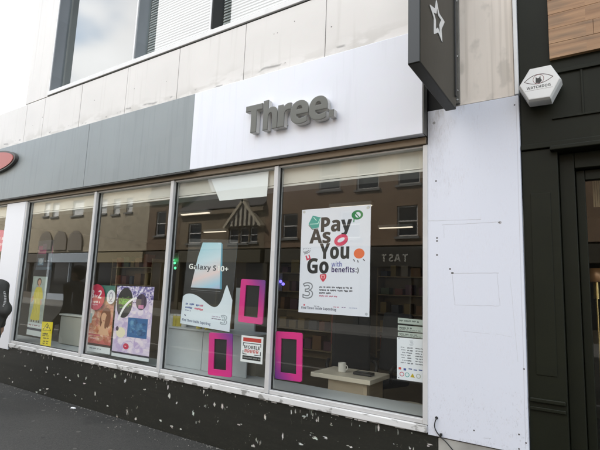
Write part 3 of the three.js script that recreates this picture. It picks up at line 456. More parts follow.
// posters and signs of the left bays
sheet('poster', 'warm orange and red beauty poster beside the lilac floral poster', 'poster', [[86.5, 285], [115, 285.5], [110.5, 355], [82, 349.5]], -0.14, canvasTex(400, 760, (g, W, H) => {
  const gr = g.createLinearGradient(0, 0, 0, H); gr.addColorStop(0, '#3d6f63'); gr.addColorStop(0.2, '#548a7c'); gr.addColorStop(0.24, '#c8987a'); gr.addColorStop(0.6, '#d58f5c'); gr.addColorStop(0.8, '#c46a5e'); gr.addColorStop(1, '#a8505a'); g.fillStyle = gr; g.fillRect(0, 0, W, H);
  for (let i = 0; i < 220; i++) { g.fillStyle = ['#e0b489', '#b7613c', '#e7d0b8', '#8d4a34', '#d98f8c'][i % 5] + '66'; g.beginPath(); g.ellipse(rr(0, W), rr(220, 620), rr(6, 40), rr(10, 60), rr(0, 3), 0, 7); g.fill(); }
  g.fillStyle = '#7a4a2e'; g.beginPath(); g.ellipse(300, 380, 70, 130, 0.1, 0, 7); g.fill(); g.fillStyle = '#d9ab88'; g.beginPath(); g.ellipse(284, 372, 40, 62, -0.15, 0, 7); g.fill(); g.beginPath(); g.moveTo(262, 420); g.lineTo(316, 424); g.lineTo(372, 560); g.lineTo(214, 560); g.fill(); g.fillStyle = '#7a4a2e'; g.beginPath(); g.ellipse(330, 380, 26, 110, 0.2, 0, 7); g.fill(); g.fillStyle = '#8a3f3a'; g.fillRect(270, 398, 26, 8); g.fillStyle = '#e8e2da'; g.beginPath(); g.ellipse(86, 330, 52, 70, 0.6, 0, 7); g.fill(); g.fillStyle = '#9db7b9'; g.fillRect(54, 330, 60, 110);
  g.fillStyle = '#b23a44'; g.fillRect(30, 560, 220, 18); greek(g, 30, 596, 220, 20, '#e8c8c0'); g.fillStyle = '#4d3a34'; g.fillRect(0, 664, W, 26); g.fillStyle = '#d7dde0'; g.fillRect(0, 690, W, 70); greek(g, 120, 712, 160, 14, '#6a7078');
}));
sheet('poster', 'lilac floral poster with dark oval and blue picture', 'poster', [[116.5, 286], [153, 286.8], [150, 362.5], [112.5, 355.5]], -0.14, canvasTex(440, 820, (g, W, H) => {
  g.fillStyle = '#cdbfdc'; g.fillRect(0, 0, W, H); for (let i = 0; i < 420; i++) { const y = Math.pow(rnd(), 2) * 200; g.fillStyle = ['#4b4280', '#8f84b8', '#efeaf6', '#6c62a2'][i % 4] + 'cc'; g.beginPath(); g.ellipse(rr(0, W), y, rr(4, 14), rr(4, 16), rr(0, 3), 0, 7); g.fill(); }
  for (let i = 0; i < 160; i++) { g.fillStyle = ['#e3d6e6', '#b9a4cf', '#efe3ea'][i % 3] + '99'; g.beginPath(); g.ellipse(rr(0, W), rr(200, 740), rr(10, 50), rr(10, 40), rr(0, 3), 0, 7); g.fill(); }
  g.fillStyle = '#2c2a2a'; g.beginPath(); g.ellipse(108, 196, 96, 176, 0.06, 0, 7); g.fill(); g.fillStyle = '#5fa23a'; g.fillRect(36, 150, 130, 66); for (let i = 0; i < 90; i++) { g.fillStyle = ['#86c04e', '#3d6a2a', '#233018'][i % 3]; g.fillRect(rr(30, 180), rr(120, 250), rr(4, 22), rr(3, 12)); }
  g.fillStyle = '#3a2c48'; g.beginPath(); g.ellipse(306, 176, 62, 92, 0, 0, 7); g.fill(); g.fillStyle = '#c77aa6'; g.fillRect(276, 210, 60, 40);
  g.strokeStyle = '#efeef0'; g.lineWidth = 24; g.beginPath(); g.moveTo(46, 400); g.quadraticCurveTo(110, 170, 250, 130); g.stroke();
  g.fillStyle = '#31639a'; g.fillRect(168, 360, 230, 220); for (let i = 0; i < 40; i++) { g.fillStyle = ['#5b92bf', '#1f3f66', '#7aa9c8', '#4a7aa6'][i % 4] + '66'; g.beginPath(); g.ellipse(rr(210, 360), rr(400, 540), rr(8, 38), rr(8, 34), rr(0, 3), 0, 7); g.fill(); }
  g.fillStyle = '#e9e1c3'; g.beginPath(); g.ellipse(90, 540, 56, 60, 0, 0, 7); g.fill(); g.fillStyle = '#4c3a52'; g.beginPath(); g.ellipse(44, 500, 18, 26, 0, 0, 7); g.fill();
  g.fillStyle = '#c62f4e'; g.beginPath(); g.arc(168, 690, 34, 0, 7); g.fill(); greek(g, 152, 684, 34, 11, '#f2e6e8'); g.fillStyle = '#3a3540'; g.fillRect(0, 762, W, 20); g.fillStyle = '#d3dade'; g.fillRect(0, 782, W, 38);
}));
function disc(name, label, cat, cpx, rpx, z, draw, sy = 1) {
  const c = U(...cpx, z), e = U(cpx[0] + rpx, cpx[1], z), r = Math.abs(e.x - c.x), t = U(cpx[0], cpx[1] - rpx * sy, z).y - c.y;
  const g = new THREE.CylinderGeometry(1, 1, 0.004, 40); g.rotateX(Math.PI / 2); g.scale(r, t, 1); const p = g.attributes.position, uv = g.attributes.uv; for (let i = 0; i < p.count; i++) uv.setXY(i, p.getX(i) / r / 2 + 0.5, p.getY(i) / t / 2 + 0.5); g.translate(c.x, c.y, z);
  return solo(name, label, cat, g, std({ map: canvasTex(256, 256, draw), roughness: 0.5 }));
}
disc('hanging_disc', 'red round sign reading 3 for 2 hanging before the orange poster', 'sign', [96.2, 297], 8.6, -0.115, g => { g.fillStyle = '#c22548'; g.fillRect(0, 0, 256, 256); g.fillStyle = '#f3e4e8'; g.font = 'bold 112px sans-serif'; g.fillText('3', 40, 140); g.fillText('2', 150, 140); g.font = 'bold 40px sans-serif'; g.fillText('for', 104, 132, 46); greek(g, 52, 164, 150, 22, '#f3e4e8'); greek(g, 84, 196, 90, 14, '#e6b8c4'); }, 1.5);
disc('hanging_disc', 'small white oval tag hanging between the two posters', 'sign', [111, 297], 4.2, -0.115, g => { g.fillStyle = '#dfe0e6'; g.fillRect(0, 0, 256, 256); g.strokeStyle = '#7a6a8c'; g.lineWidth = 14; g.beginPath(); g.ellipse(128, 118, 44, 66, 0, 0, 7); g.stroke(); greek(g, 70, 196, 120, 18, '#8a7a98'); }, 1.7);
disc('hanging_disc', 'pink round promotion sign in the window past the narrow pier', 'sign', [-1, 241], 9.5, -0.115, g => { g.fillStyle = '#cf2d6c'; g.fillRect(0, 0, 256, 256); g.fillStyle = '#f4d8e2'; g.font = 'bold 60px sans-serif'; greek(g, 50, 80, 160, 40, '#f4d8e2'); greek(g, 60, 150, 140, 30, '#f0b9cc'); }, 1.15);
sheet('poster', 'pale poster of a person in a yellow dress at the glass edge', 'poster', [[33, 276], [47, 277], [41.5, 337], [27, 334.5]], -0.12, canvasTex(240, 760, (g, W, H) => {
  g.fillStyle = '#8f9a92'; g.fillRect(0, 0, W, H); for (let i = 0; i < 90; i++) { g.fillStyle = 'rgba(190,196,186,0.10)'; g.fillRect(rr(-20, W), rr(0, H), rr(20, 90), rr(20, 160)); } g.fillStyle = '#4a3428'; g.beginPath(); g.ellipse(112, 70, 36, 52, 0, 0, 7); g.fill(); g.fillStyle = '#b98f74'; g.beginPath(); g.ellipse(116, 76, 25, 36, 0, 0, 7); g.fill(); g.fillRect(104, 104, 24, 34);
  g.fillStyle = '#c4b63e'; g.beginPath(); g.moveTo(84, 140); g.bezierCurveTo(60, 150, 40, 220, 34, 300); g.lineTo(66, 310); g.bezierCurveTo(60, 400, 36, 500, 30, 556); g.bezierCurveTo(90, 576, 150, 566, 186, 552); g.bezierCurveTo(182, 480, 170, 380, 168, 300); g.lineTo(198, 280); g.bezierCurveTo(196, 220, 176, 150, 150, 138); g.closePath(); g.fill(); for (let i = 0; i < 70; i++) { g.strokeStyle = ['rgba(150,136,40,0.25)', 'rgba(226,214,110,0.25)'][i % 2]; g.lineWidth = rr(2, 7); const x = rr(70, 160), y = rr(160, 420); g.beginPath(); g.moveTo(x, y); g.quadraticCurveTo(x + rr(-8, 8), y + 60, x + (x - 112) * 0.3, y + rr(70, 130)); g.stroke(); }
  g.fillStyle = '#b98f74'; g.beginPath(); g.ellipse(30, 300, 14, 46, 0.2, 0, 7); g.fill(); g.beginPath(); g.ellipse(176, 330, 13, 40, -0.2, 0, 7); g.fill(); g.fillStyle = '#5c4638'; for (const x of [46, 86, 130, 170]) g.fillRect(x, 564, 18, 26);
  g.fillStyle = '#c8cfcf'; g.fillRect(0, 596, W, 164); greek(g, 20, 620, 190, 18, '#8a5a62'); g.fillStyle = '#3a3c48'; g.fillRect(0, 664, W, 30);
}));
sheet('hanging_sign', 'dark hanging sign with pink panel above the yellow dress poster', 'sign', [[39.5, 241], [53, 240.2], [51.2, 269.5], [35.6, 270.2]], -0.35, canvasTex(256, 440, (g, W, H) => { g.fillStyle = '#34373c'; g.fillRect(0, 0, W, H); g.fillStyle = '#b0567c'; g.fillRect(20, 80, 140, 120); g.fillStyle = '#59465c'; g.fillRect(90, 50, 70, 90); g.fillStyle = '#7f97a6'; g.fillRect(30, 260, 100, 110); g.fillStyle = '#c9d5da'; g.beginPath(); g.ellipse(80, 310, 34, 44, 0, 0, 7); g.fill(); g.fillStyle = '#4d5a60'; g.fillRect(0, 400, W, 40); greek(g, 150, 300, 90, 18, '#aab2b8'); }), undefined, 0.02);
// ---------------------------------------------------------------- red oval on the grey fascia
{
  const O = thing('oval_sign', 'red oval sign with dark rim on the grey fascia', 'sign', U(-10, 172, FZ).toArray()), c = U(-9, 163.3, FZ + 0.06), rx = U(14, 161, FZ + 0.06).x - c.x, ry = 0.2;
  const el = (k, z0, z1) => { const g = new THREE.CylinderGeometry(1, 1.0, z1 - z0, 56); g.rotateX(Math.PI / 2); g.scale(rx * k, ry * (k - (1 - k) * 1.2), 1); g.translate(c.x, c.y, (z0 + z1) / 2); return g; };
  part(O, 'rim', el(1, FZ - 0.006, FZ + 0.05), plain(0.06, 0.055, 0.05, 0.5)); part(O, 'face', el(0.93, FZ + 0.0505, FZ + 0.062), plain(0.42, 0.10, 0.08, 0.45));
}
// ---------------------------------------------------------------- the dark shopfront next door
{
  const D = thing('dark_shopfront', 'dark olive painted shopfront with wooden sign boards and glazed door', 'building', [1.8, 0, -0.4]);
  const wx0 = -0.24, wy0 = 3.415;
  part(D, 'pilaster', [bx(-0.453, -0.215, 0.12, 2.732, -0.3, -0.03, 0.006), bx(-0.445, -0.225, 0.86, 0.885, -0.03, -0.012, 0.006), bx(-0.445, -0.225, 0.915, 0.945, -0.03, -0.006, 0.008), bx(-0.4, -0.27, 1.1, 2.4, -0.031, -0.024, 0.003)], olive);
  part(D, 'plinth', bx(-0.453, -0.2, 0, 0.118, -0.3, -0.015, 0.006), olive);
  part(D, 'wall', [bx(-0.453, 5.5, 2.78, 8.0, -0.3, -0.04, 0.004), bx(2.6, 5.5, 0, 2.78, -0.3, -0.04)], olive);
  part(D, 'cornice', [bx(-0.26, 5.5, 2.70, 2.735, -0.1, 0.03, 0.008), bx(-0.453, 5.5, 2.735, 2.778, -0.2, -0.01, 0.006), bx(-0.24, 5.5, 2.95, 2.965, -0.04, -0.025, 0.003), bx(-0.24, 5.5, 3.3, 3.33, -0.04, -0.02, 0.004), bx(-0.05, -0.035, 2.965, 3.3, -0.04, -0.03, 0.003)], olive);
  const woodTex = k => ctex(512, 64, 1.2, 0.125, (x, y) => { const gy = y * 1, n = fbm(x * 1.8 + k * 7, gy * 28 + k * 3, k, 5), n2 = fbm(x * 5 + k, gy * 130, 3 + k, 3), kn = fbm(x * 3 + k * 11, y * 12, 8 + k, 3); let c = mix3([0.23, 0.122, 0.056], [0.38, 0.222, 0.112], clamp(n * 1.9 - 0.45)); c = mix3(c, [0.15, 0.10, 0.06], 0.5 * step(0.52, 0.72, kn)); return mul(c, 0.8 + 0.4 * n2); });
  const woods = [0, 1, 2, 3].map(k => std({ map: woodTex(k), roughness: 0.5, color: lin([1, 0.9, 1.1, 0.82][k], [1, 0.9, 1.08, 0.84][k], [1, 0.9, 1.05, 0.88][k]) }));
  let row = 0; for (let y = wy0; y < 4.4; y += 0.118, row++) { let x = wx0; let n = 0; while (x < 2.6) { const l = row % 2 && n === 0 ? rr(0.16, 0.5) : rr(0.7, 1.25), e = Math.min(x + l, 2.6); part(D, 'plank', bx(x + 0.0008, e - 0.0008, y + 0.0008, y + 0.117, -0.039, 0.0 - rr(0, 0.003), 0.0015), woods[(row * 3 + n + (rnd() * 2 | 0)) % 4]); x = e; n++; } }
  // door: frame, rails, glass
  const df = part(D, 'door', [bx(-0.213, -0.115, 0.06, 2.698, -0.26, -0.1, 0.006), bx(-0.115, 1.1, 2.58, 2.698, -0.26, -0.1, 0.006), bx(-0.112, -0.055, 0.07, 2.575, -0.22, -0.16, 0.006), bx(-0.055, 0.95, 2.50, 2.575, -0.22, -0.16, 0.006), bx(-0.055, 0.95, 0.07, 0.55, -0.22, -0.16, 0.006), bx(0.95, 1.1, 0.06, 2.58, -0.26, -0.1, 0.006)], olive);
  const g = new THREE.PlaneGeometry(1.005, 1.95); g.translate(0.4475, 1.525, -0.19); part(df, 'pane', g, glass);
  const sw = part(D, 'side_window', bx(1.1, 2.6, 0.0, 0.7, -0.26, -0.08, 0.004), olive); part(sw, 'head_rail', bx(1.1, 2.6, 2.6, 2.698, -0.26, -0.1, 0.004), olive); const g2 = new THREE.PlaneGeometry(1.5, 1.9); g2.translate(1.85, 1.65, -0.18); part(sw, 'pane', g2, glass);
  const im = plain(0.05, 0.045, 0.03, 0.7); part(D, 'inner_floor', bx(-0.45, 5.5, 0, 0.05, -4, -0.3), im); part(D, 'inner_ceiling', bx(-0.45, 5.5, 2.8, 2.9, -4, -0.3), im); part(D, 'inner_wall', bx(-0.45, 5.5, 0, 2.9, -4.1, -4), im); part(D, 'inner_wall', bx(-0.453, -0.4, 0, 2.9, -4, -0.3), im); part(D, 'inner_wall', bx(5.4, 5.5, 0, 2.9, -4, -0.3), im); part(D, 'roof', bx(-0.453, 5.5, 7.8, 8, -4, -0.3), im);
  const lz = -0.75, lb = U(594, 300, lz), L = thing('brass_lamp', 'brass lamp with brown shade behind the glass of the olive door', 'lamp', [lb.x + 0.02, 0.05, lz]);
  const sy = U(594, 282, lz).y, st = U(594, 265, lz).y, X = lb.x + 0.02;
  part(L, 'shade', new THREE.LatheGeometry([[0.012, 0.11], [0.05, 0.11], [0.075, 0.05], [0.07, 0], [0.065, 0], [0.07, 0.05], [0.046, 0.1], [0.012, 0.1]].map(p => new THREE.Vector2(...p)), 24).translate(X, sy, lz), std({ color: lin(0.24, 0.12, 0.05), roughness: 0.35, metalness: 0.4 }));
  part(L, 'stem', [cyl(0.022, 0.022, 0.14, X, sy - 0.135, lz), cyl(0.009, 0.009, sy - 0.13, X, 0.05, lz), cyl(0.12, 0.1, 0.02, X, 0.05, lz)], std({ color: lin(0.62, 0.46, 0.2), roughness: 0.25, metalness: 0.9 }));
  const bt = U(594, 159, -0.6), bb = U(595, 207, -0.6);
  const K = thing('hanging_banner', 'narrow cream fluted strip hanging behind the olive door glass', 'banner', [bt.x + 0.01, bb.y, -0.6]);
  for (let i = 0; i < 4; i++) part(K, 'slat', bx(bt.x - 0.02 + i * 0.015, bt.x - 0.007 + i * 0.015, bb.y, bt.y, -0.604, -0.596, 0.002), plain(0.62, 0.54, 0.36, 0.6));
}
// ---------------------------------------------------------------- cable on the pier, litter
{
  const Cb = thing('cable', 'loose black cable hanging from a hole in the white pier', 'cable', U(437, 418, 0.004).toArray()); Cb.position.z = 0.002;
  const pts = [[437, 417.5, -0.01], [436.4, 418.5, 0.012], [434.8, 423, 0.016], [434.9, 428, 0.012], [437.4, 433, 0.01], [441, 437.3, 0.014], [446, 442, 0.02], [452, 449, 0.02], [459, 457, 0.015], [470, 466, 0.012]].map(([a, b, z]) => U(a, b, z));
  part(Cb, 'lead', tube(pts, 0.0042, 60, 8), blackM); part(Cb, 'grommet', new THREE.TorusGeometry(0.008, 0.0035, 8, 16).translate(pts[0].x, pts[0].y, 0.002), blackM);
  const q = U(441, 435, 0.012); part(Cb, 'clip', [bx(q.x - 0.008, q.x + 0.008, q.y - 0.008, q.y + 0.012, 0.001, 0.022, 0.003)], blackM);
  const p = UY(73, 408, 0.006), lg = new THREE.IcosahedronGeometry(0.03, 2), a = lg.attributes.position; for (let i = 0; i < a.count; i++) { const k = 0.6 + 0.8 * vn(a.getX(i) * 60, a.getY(i) * 60, a.getZ(i) * 60); a.setXYZ(i, a.getX(i) * k * 1.6, Math.max(-0.004, a.getY(i) * k * 0.35), a.getZ(i) * k * 0.7); } lg.computeVertexNormals(); lg.translate(p.x, 0.006, Math.max(p.z, 0.06));
  { const gs = []; for (let i = 0; i < 420; i++) { const x = rr(-9.5, -1.1), r = rr(0.003, 0.011), g = new THREE.TetrahedronGeometry(r, 0); g.scale(rr(0.7, 2), 0.45, 1); g.rotateY(rr(0, 6)); g.translate(x, r * 0.2, 0.0 + Math.pow(rnd(), 2.2) * 0.3); gs.push(g); } const d = solo('paint_flakes', 'small paint flakes and grit along the foot of the black riser', 'grit', gs, plain(0.2, 0.19, 0.165, 0.8)); d.userData.kind = 'stuff'; }
  solo('litter', 'crumpled white wrapper on the dark pavement by the black riser', 'litter', lg, paper);
}
// ---------------------------------------------------------------- inside the shop
const woodIn = std({ map: ctex(256, 256, 1, 1, (x, y) => mul([0.40, 0.33, 0.24], 0.75 + 0.5 * fbm(x * 2, y * 20, 3, 4))), roughness: 0.5 });
{
  const a = UY(314.4, 370.7, 0.78), b = UY(366.7, 382, 0.78), c = UY(379.5, 373.5, 0.78);
  const x0 = a.x, x1 = Math.max(b.x, c.x), z1 = (a.z + b.z) / 2, z0 = Math.min(c.z, z1 - 0.5), D = thing('desk', 'pale wooden desk standing behind the glass', 'desk', [(x0 + x1) / 2, 0.1, (z0 + z1) / 2]);
  part(D, 'desk_top', bx(x0, x1, 0.735, 0.78, z0, z1, 0.006), std({ color: lin(0.62, 0.56, 0.46), roughness: 0.4 }));
  part(D, 'front_panel', bx(x0 + 0.18, x1 - 0.06, 0.1, 0.733, z1 - 0.1, z1 - 0.06, 0.004), woodIn); for (const x of [x0 + 0.18, x1 - 0.1]) part(D, 'side_panel', bx(x, x + 0.04, 0.1, 0.733, z0 + 0.04, z1 - 0.104, 0.004), woodIn);
  const mp = UY(342, 372, 0.78), M = thing('mug', 'white mug standing on the pale wooden desk', 'mug', [mp.x, 0.78, Math.max(z0 + 0.1, Math.min(mp.z, z1 - 0.08))]);
  const mg = new THREE.LatheGeometry([[0, 0.004], [0.036, 0.004], [0.04, 0.0], [0.042, 0.01], [0.042, 0.095], [0.038, 0.095], [0.037, 0.012], [0, 0.01]].map(p => new THREE.Vector2(...p)), 24); mg.translate(M.position.x, 0.781, M.position.z); part(M, 'cup', mg, plain(0.75, 0.74, 0.7, 0.3)); part(M, 'handle', new THREE.TorusGeometry(0.025, 0.005, 8, 16, Math.PI).rotateZ(-Math.PI / 2).translate(M.position.x + 0.04, 0.83, M.position.z), plain(0.75, 0.74, 0.7, 0.3));
  const kx = M.position.x + 0.25, K = thing('card_reader', 'small black card reader on the pale wooden desk', 'card reader', [kx, 0.781, M.position.z]); part(K, 'body', bx(kx - 0.1, kx + 0.1, 0.781, 0.81, M.position.z - 0.06, M.position.z + 0.05, 0.008), blackM); part(K, 'keypad', bx(kx - 0.06, kx + 0.05, 0.8105, 0.814, M.position.z - 0.03, M.position.z + 0.03, 0.002), plain(0.12, 0.12, 0.12, 0.5));
  // chairs behind the desk
  const chair = (x, z, t, label) => { const C = thing('office_chair', label, 'chair', [0, 0, 0], 'chairs behind the desk'); part(C, 'seat', new RoundedBoxGeometry(0.5, 0.09, 0.48, 3, 0.04).translate(0, 0.48, 0), chairBlack); part(C, 'backrest', new RoundedBoxGeometry(0.48, 0.72, 0.08, 3, 0.04).rotateX(-0.12).translate(0, 0.92, -0.24), chairBlack); part(C, 'column', cyl(0.03, 0.03, 0.35, 0, 0.1, 0), alu); for (let i = 0; i < 5; i++) { const l = part(C, 'leg', bx(0.02, 0.3, 0.06, 0.1, -0.02, 0.02, 0.008).rotateY(i * 1.2566), blackM); part(l, 'castor', new THREE.SphereGeometry(0.03, 10, 8).translate(Math.cos(i * 1.2566) * 0.29, 0.03, -Math.sin(i * 1.2566) * 0.29), blackM); } for (const s of [-1, 1]) part(C, 'armrest', tube([[s * 0.25, 0.5, 0.1], [s * 0.29, 0.66, 0.12], [s * 0.28, 0.7, 0], [s * 0.27, 0.68, -0.2]], 0.02, 16, 8), blackM); C.position.set(x, 0.1, z); C.rotation.y = t; };
  chair(x0 + 0.05, z0 - 0.35, 0.5, 'black office chair at the left end of the pale desk'); chair(x1 - 0.35, z0 - 0.6, -0.4, 'black office chair behind the mug on the pale desk');
  const t = UY(406, 407, 0.5), T = thing('low_table', 'small pale table by the glass under the opening hours sheet', 'table', [t.x, 0.1, t.z]); part(T, 'table_top', new THREE.CylinderGeometry(0.2, 0.2, 0.03, 36).translate(t.x, 0.5, t.z), std({ color: lin(0.6, 0.55, 0.46), roughness: 0.4 })); part(T, 'column', [cyl(0.03, 0.03, 0.385, t.x, 0.1, t.z), cyl(0.18, 0.16, 0.02, t.x, 0.1, t.z)], alu);
  const rz = z0 - 1.6, rp = U(352, 322, rz); const P = thing('promotion_board', 'dull red board standing deep inside the shop behind the desk', 'board', [rp.x, 0.1, rz]); part(P, 'board', bx(rp.x - 0.35, rp.x + 0.3, rp.y - 0.35, rp.y + 0.35, rz - 0.02, rz + 0.02, 0.008), plain(0.16, 0.035, 0.03, 0.5)); part(P, 'post', bx(rp.x - 0.04, rp.x + 0.0, 0.1, rp.y - 0.352, rz - 0.02, rz + 0.02), blackM); part(P, 'foot', bx(rp.x - 0.25, rp.x + 0.2, 0.1, 0.12, rz - 0.15, rz + 0.15), blackM);
}
{ // plinth with goods behind the dark phone poster
  const z = -0.42, x0 = U(161, 350, z).x, x1 = U(247, 350, z).x, yt = U(200, 331.5, z).y, P = thing('display_plinth', 'low grey panelled display plinth inside the third window bay', 'plinth', [(x0 + x1) / 2, 0.1, z - 0.2]), xm = U(202, 350, z).x;
  const pm = std({ map: ctex(256, 256, 1, 1, (x, y) => mul([0.50, 0.54, 0.56], 0.92 + 0.14 * fbm(x * 3, y * 3, 2, 4))), roughness: 0.35 });
  part(P, 'panel', bx(x0, xm - 0.004, 0.624, yt, z - 0.02, z, 0.003), pm); part(P, 'panel', bx(xm + 0.004, x1, 0.624, yt, z - 0.02, z, 0.003), pm); part(P, 'top', bx(x0 - 0.01, x1 + 0.01, yt + 0.002, yt + 0.022, z - 0.4, z + 0.015, 0.004), pm); part(P, 'carcass', bx(x0, x1, 0.1, yt, z - 0.4, z - 0.17), inWall);
  const tall = U(243, 300, z - 0.45); part(P, 'back_panel', bx(U(236, 300, z - 0.43).x, U(256, 300, z - 0.43).x, 0.1, U(245, 288, z - 0.43).y, z - 0.45, z - 0.42, 0.004), pm);
  [[166, 'y'], [171, 'w'], [175, 'y'], [179, 'y'], [184, 'w'], [199, 'y'], [208, 'y'], [218, 'o'], [226, 'o']].forEach(([px, k], i) => { const b = U(px, 331, z - 0.1), h = rr(0.1, 0.15), r = rr(0.035, 0.05), m = k === 'y' ? plain(0.5, 0.42, 0.06, 0.4) : k === 'w' ? plain(0.55, 0.56, 0.55, 0.4) : plain(0.26, 0.22, 0.08, 0.4); const J = thing('product_tin', ['yellow tin at the mullion end of the row on the grey plinth', 'white tin between yellow tins at the mullion end of the grey plinth', 'yellow tin next after the first white tin on the grey plinth', 'yellow tin just before the second white tin on the grey plinth', 'white tin followed by a wide gap on the grey plinth', 'yellow tin just after the wide gap on the grey plinth', 'last yellow tin before the olive tins on the grey plinth', 'olive tin beside the last yellow tin on the grey plinth', 'olive tin ending the row on the grey plinth'][i], 'tin', [b.x, yt + 0.0225, z - 0.1], 'tins on the plinth'); part(J, 'body', cyl(r, r, h, b.x, yt + 0.0225, z - 0.1, 18), m); part(J, 'lid', cyl(r * 0.85, r * 0.8, 0.02, b.x, yt + 0.0225 + h, z - 0.1, 18), plain(0.4, 0.4, 0.38, 0.4)); });
  const dz = -0.5, a = U(59, 330, dz), b = U(81, 330, dz), Q = thing('display_box', 'pale display box on the window board behind the yellow sticker bay', 'box', [(a.x + b.x) / 2, 0.624, dz]); part(Q, 'body', bx(a.x, b.x, 0.624, U(66, 316, dz).y, dz - 0.1, dz, 0.02), plain(0.46, 0.45, 0.40, 0.6)); part(Q, 'lid', bx(a.x - 0.02, b.x + 0.02, U(66, 316, dz).y + 0.002, U(66, 316, dz).y + 0.03, dz - 0.12, dz + 0.015, 0.008), plain(0.6, 0.6, 0.56, 0.5));
}
{ // shelving at the back, stocked
  const shelfM = plain(0.34, 0.28, 0.19, 0.5), cols = [[0.22, 0.07, 0.05], [0.3, 0.24, 0.1], [0.08, 0.1, 0.15], [0.34, 0.32, 0.28], [0.09, 0.14, 0.08], [0.16, 0.08, 0.13], [0.27, 0.16, 0.08]].map(c => plain(...c, 0.45));
  [[-9.4, -3.4], [-7.6, -4.2], [-5.6, -5.2], [-3.6, -6.4], [-2.0, -6.4]].forEach(([x, z], u) => {
    const W = thing('shelving_unit', ['stocked shelving unit behind the yellow dress poster', 'stocked shelving unit behind the lilac floral poster', 'stocked shelving unit behind the dark phone poster', 'stocked shelving unit against the back wall behind the desk', 'stocked shelving unit in the back corner behind the opening hours sheet'][u], 'shelves', [x, 0.1, z], 'shelving inside the shop');
    part(W, 'back_panel', bx(x - 0.75, x + 0.75, 0.1, 2.2, z - 0.32, z - 0.3), shelfM); for (const s of [-1, 1]) part(W, 'upright', bx(x + s * 0.75 - 0.015, x + s * 0.75 + 0.015, 0.1, 2.2, z - 0.298, z + 0.1, 0.003), shelfM);
    for (let k = 0; k < 5; k++) {
      const y = 0.3 + k * 0.42; part(W, 'shelf', bx(x - 0.733, x + 0.733, y, y + 0.025, z - 0.298, z + 0.08, 0.004), shelfM);
      let q = x - 0.7; while (q < x + 0.55) { const w = rr(0.1, 0.24), h = rr(0.12, 0.32), ci = (rnd() * 7) | 0; solo('product_box', `${['red', 'yellow', 'blue', 'white', 'green', 'purple', 'orange'][ci]} carton on the ${['bottom', 'second', 'third', 'fourth', 'top'][k]} shelf of a unit behind the ${['yellow dress poster', 'lilac floral poster', 'dark phone poster', 'desk', 'opening hours sheet'][u]}`, 'box', bx(q, q + w, y + 0.026, y + 0.026 + h, z - 0.22, z + 0.02, 0.004), cols[ci], `cartons on the ${['bottom', 'second', 'third', 'fourth', 'top'][k]} shelf behind the ${['yellow dress poster', 'lilac floral poster', 'dark phone poster', 'desk', 'opening hours sheet'][u]}`); q += w + rr(0.02, 0.16); }
    }
  });
  // ceiling lights
  const tubeM = new THREE.MeshStandardMaterial({ color: 0xffffff, emissive: lin(1, 0.88, 0.7), emissiveIntensity: 0.35 });
  for (const [x, z, lab] of [[-3.2, -2.6, 'above the desk'], [-6.2, -2.2, 'behind the phone poster'], [-3.4, -5.0, 'near the back wall behind the desk'], [-7.8, -4.4, 'deep behind the lilac poster']]) {
    const L = thing('strip_light', `lit ceiling strip light ${lab}`, 'light', [x, 2.9, z], 'strip lights in the shop'); part(L, 'housing', bx(x - 0.37, x + 0.37, 2.94, 2.998, z - 0.05, z + 0.05, 0.006), paper); part(L, 'diffuser', bx(x - 0.35, x + 0.35, 2.925, 2.939, z - 0.03, z + 0.03, 0.004), tubeM);
    const r = new THREE.RectAreaLight(lin(1, 0.86, 0.66), 4, 0.7, 0.06); r.position.set(0, 0.02, 0); r.rotation.x = -Math.PI / 2; L.add(r);
  }
  const led = (name, label, pts, z, col, cat) => { const c = U(...pts[0], z), T = thing(name, label, cat, [c.x, c.y, z]); part(T, 'backing', bx(c.x - 0.09, c.x + 0.12, c.y - 0.12, c.y + 0.12, z - 0.03, z - 0.012), blackM); pts.forEach(p => { const q = U(...p, z); part(T, 'led', new THREE.SphereGeometry(0.026, 10, 8).scale(1, 0.8, 0.4).translate(q.x, q.y, z - 0.004), new THREE.MeshStandardMaterial({ color: 0x111111, emissive: lin(...col), emissiveIntensity: 1 })); }); const l = new THREE.PointLight(lin(...col), 0.02); l.position.set(0, 0, 0.05); T.add(l); };
  led('led_sign', 'small lit green sign inside, beside the phone poster', [[173, 260], [174.5, 263], [172, 266], [175, 268]], -1.4, [0.08, 0.8, 0.25], 'led sign');
  led('led_sign', 'small lit violet sign inside, between phone frame and white poster', [[274.5, 282], [276.5, 284.5], [280.5, 281.5], [283, 284]], -1.4, [0.16, 0.12, 0.9], 'led sign');
}
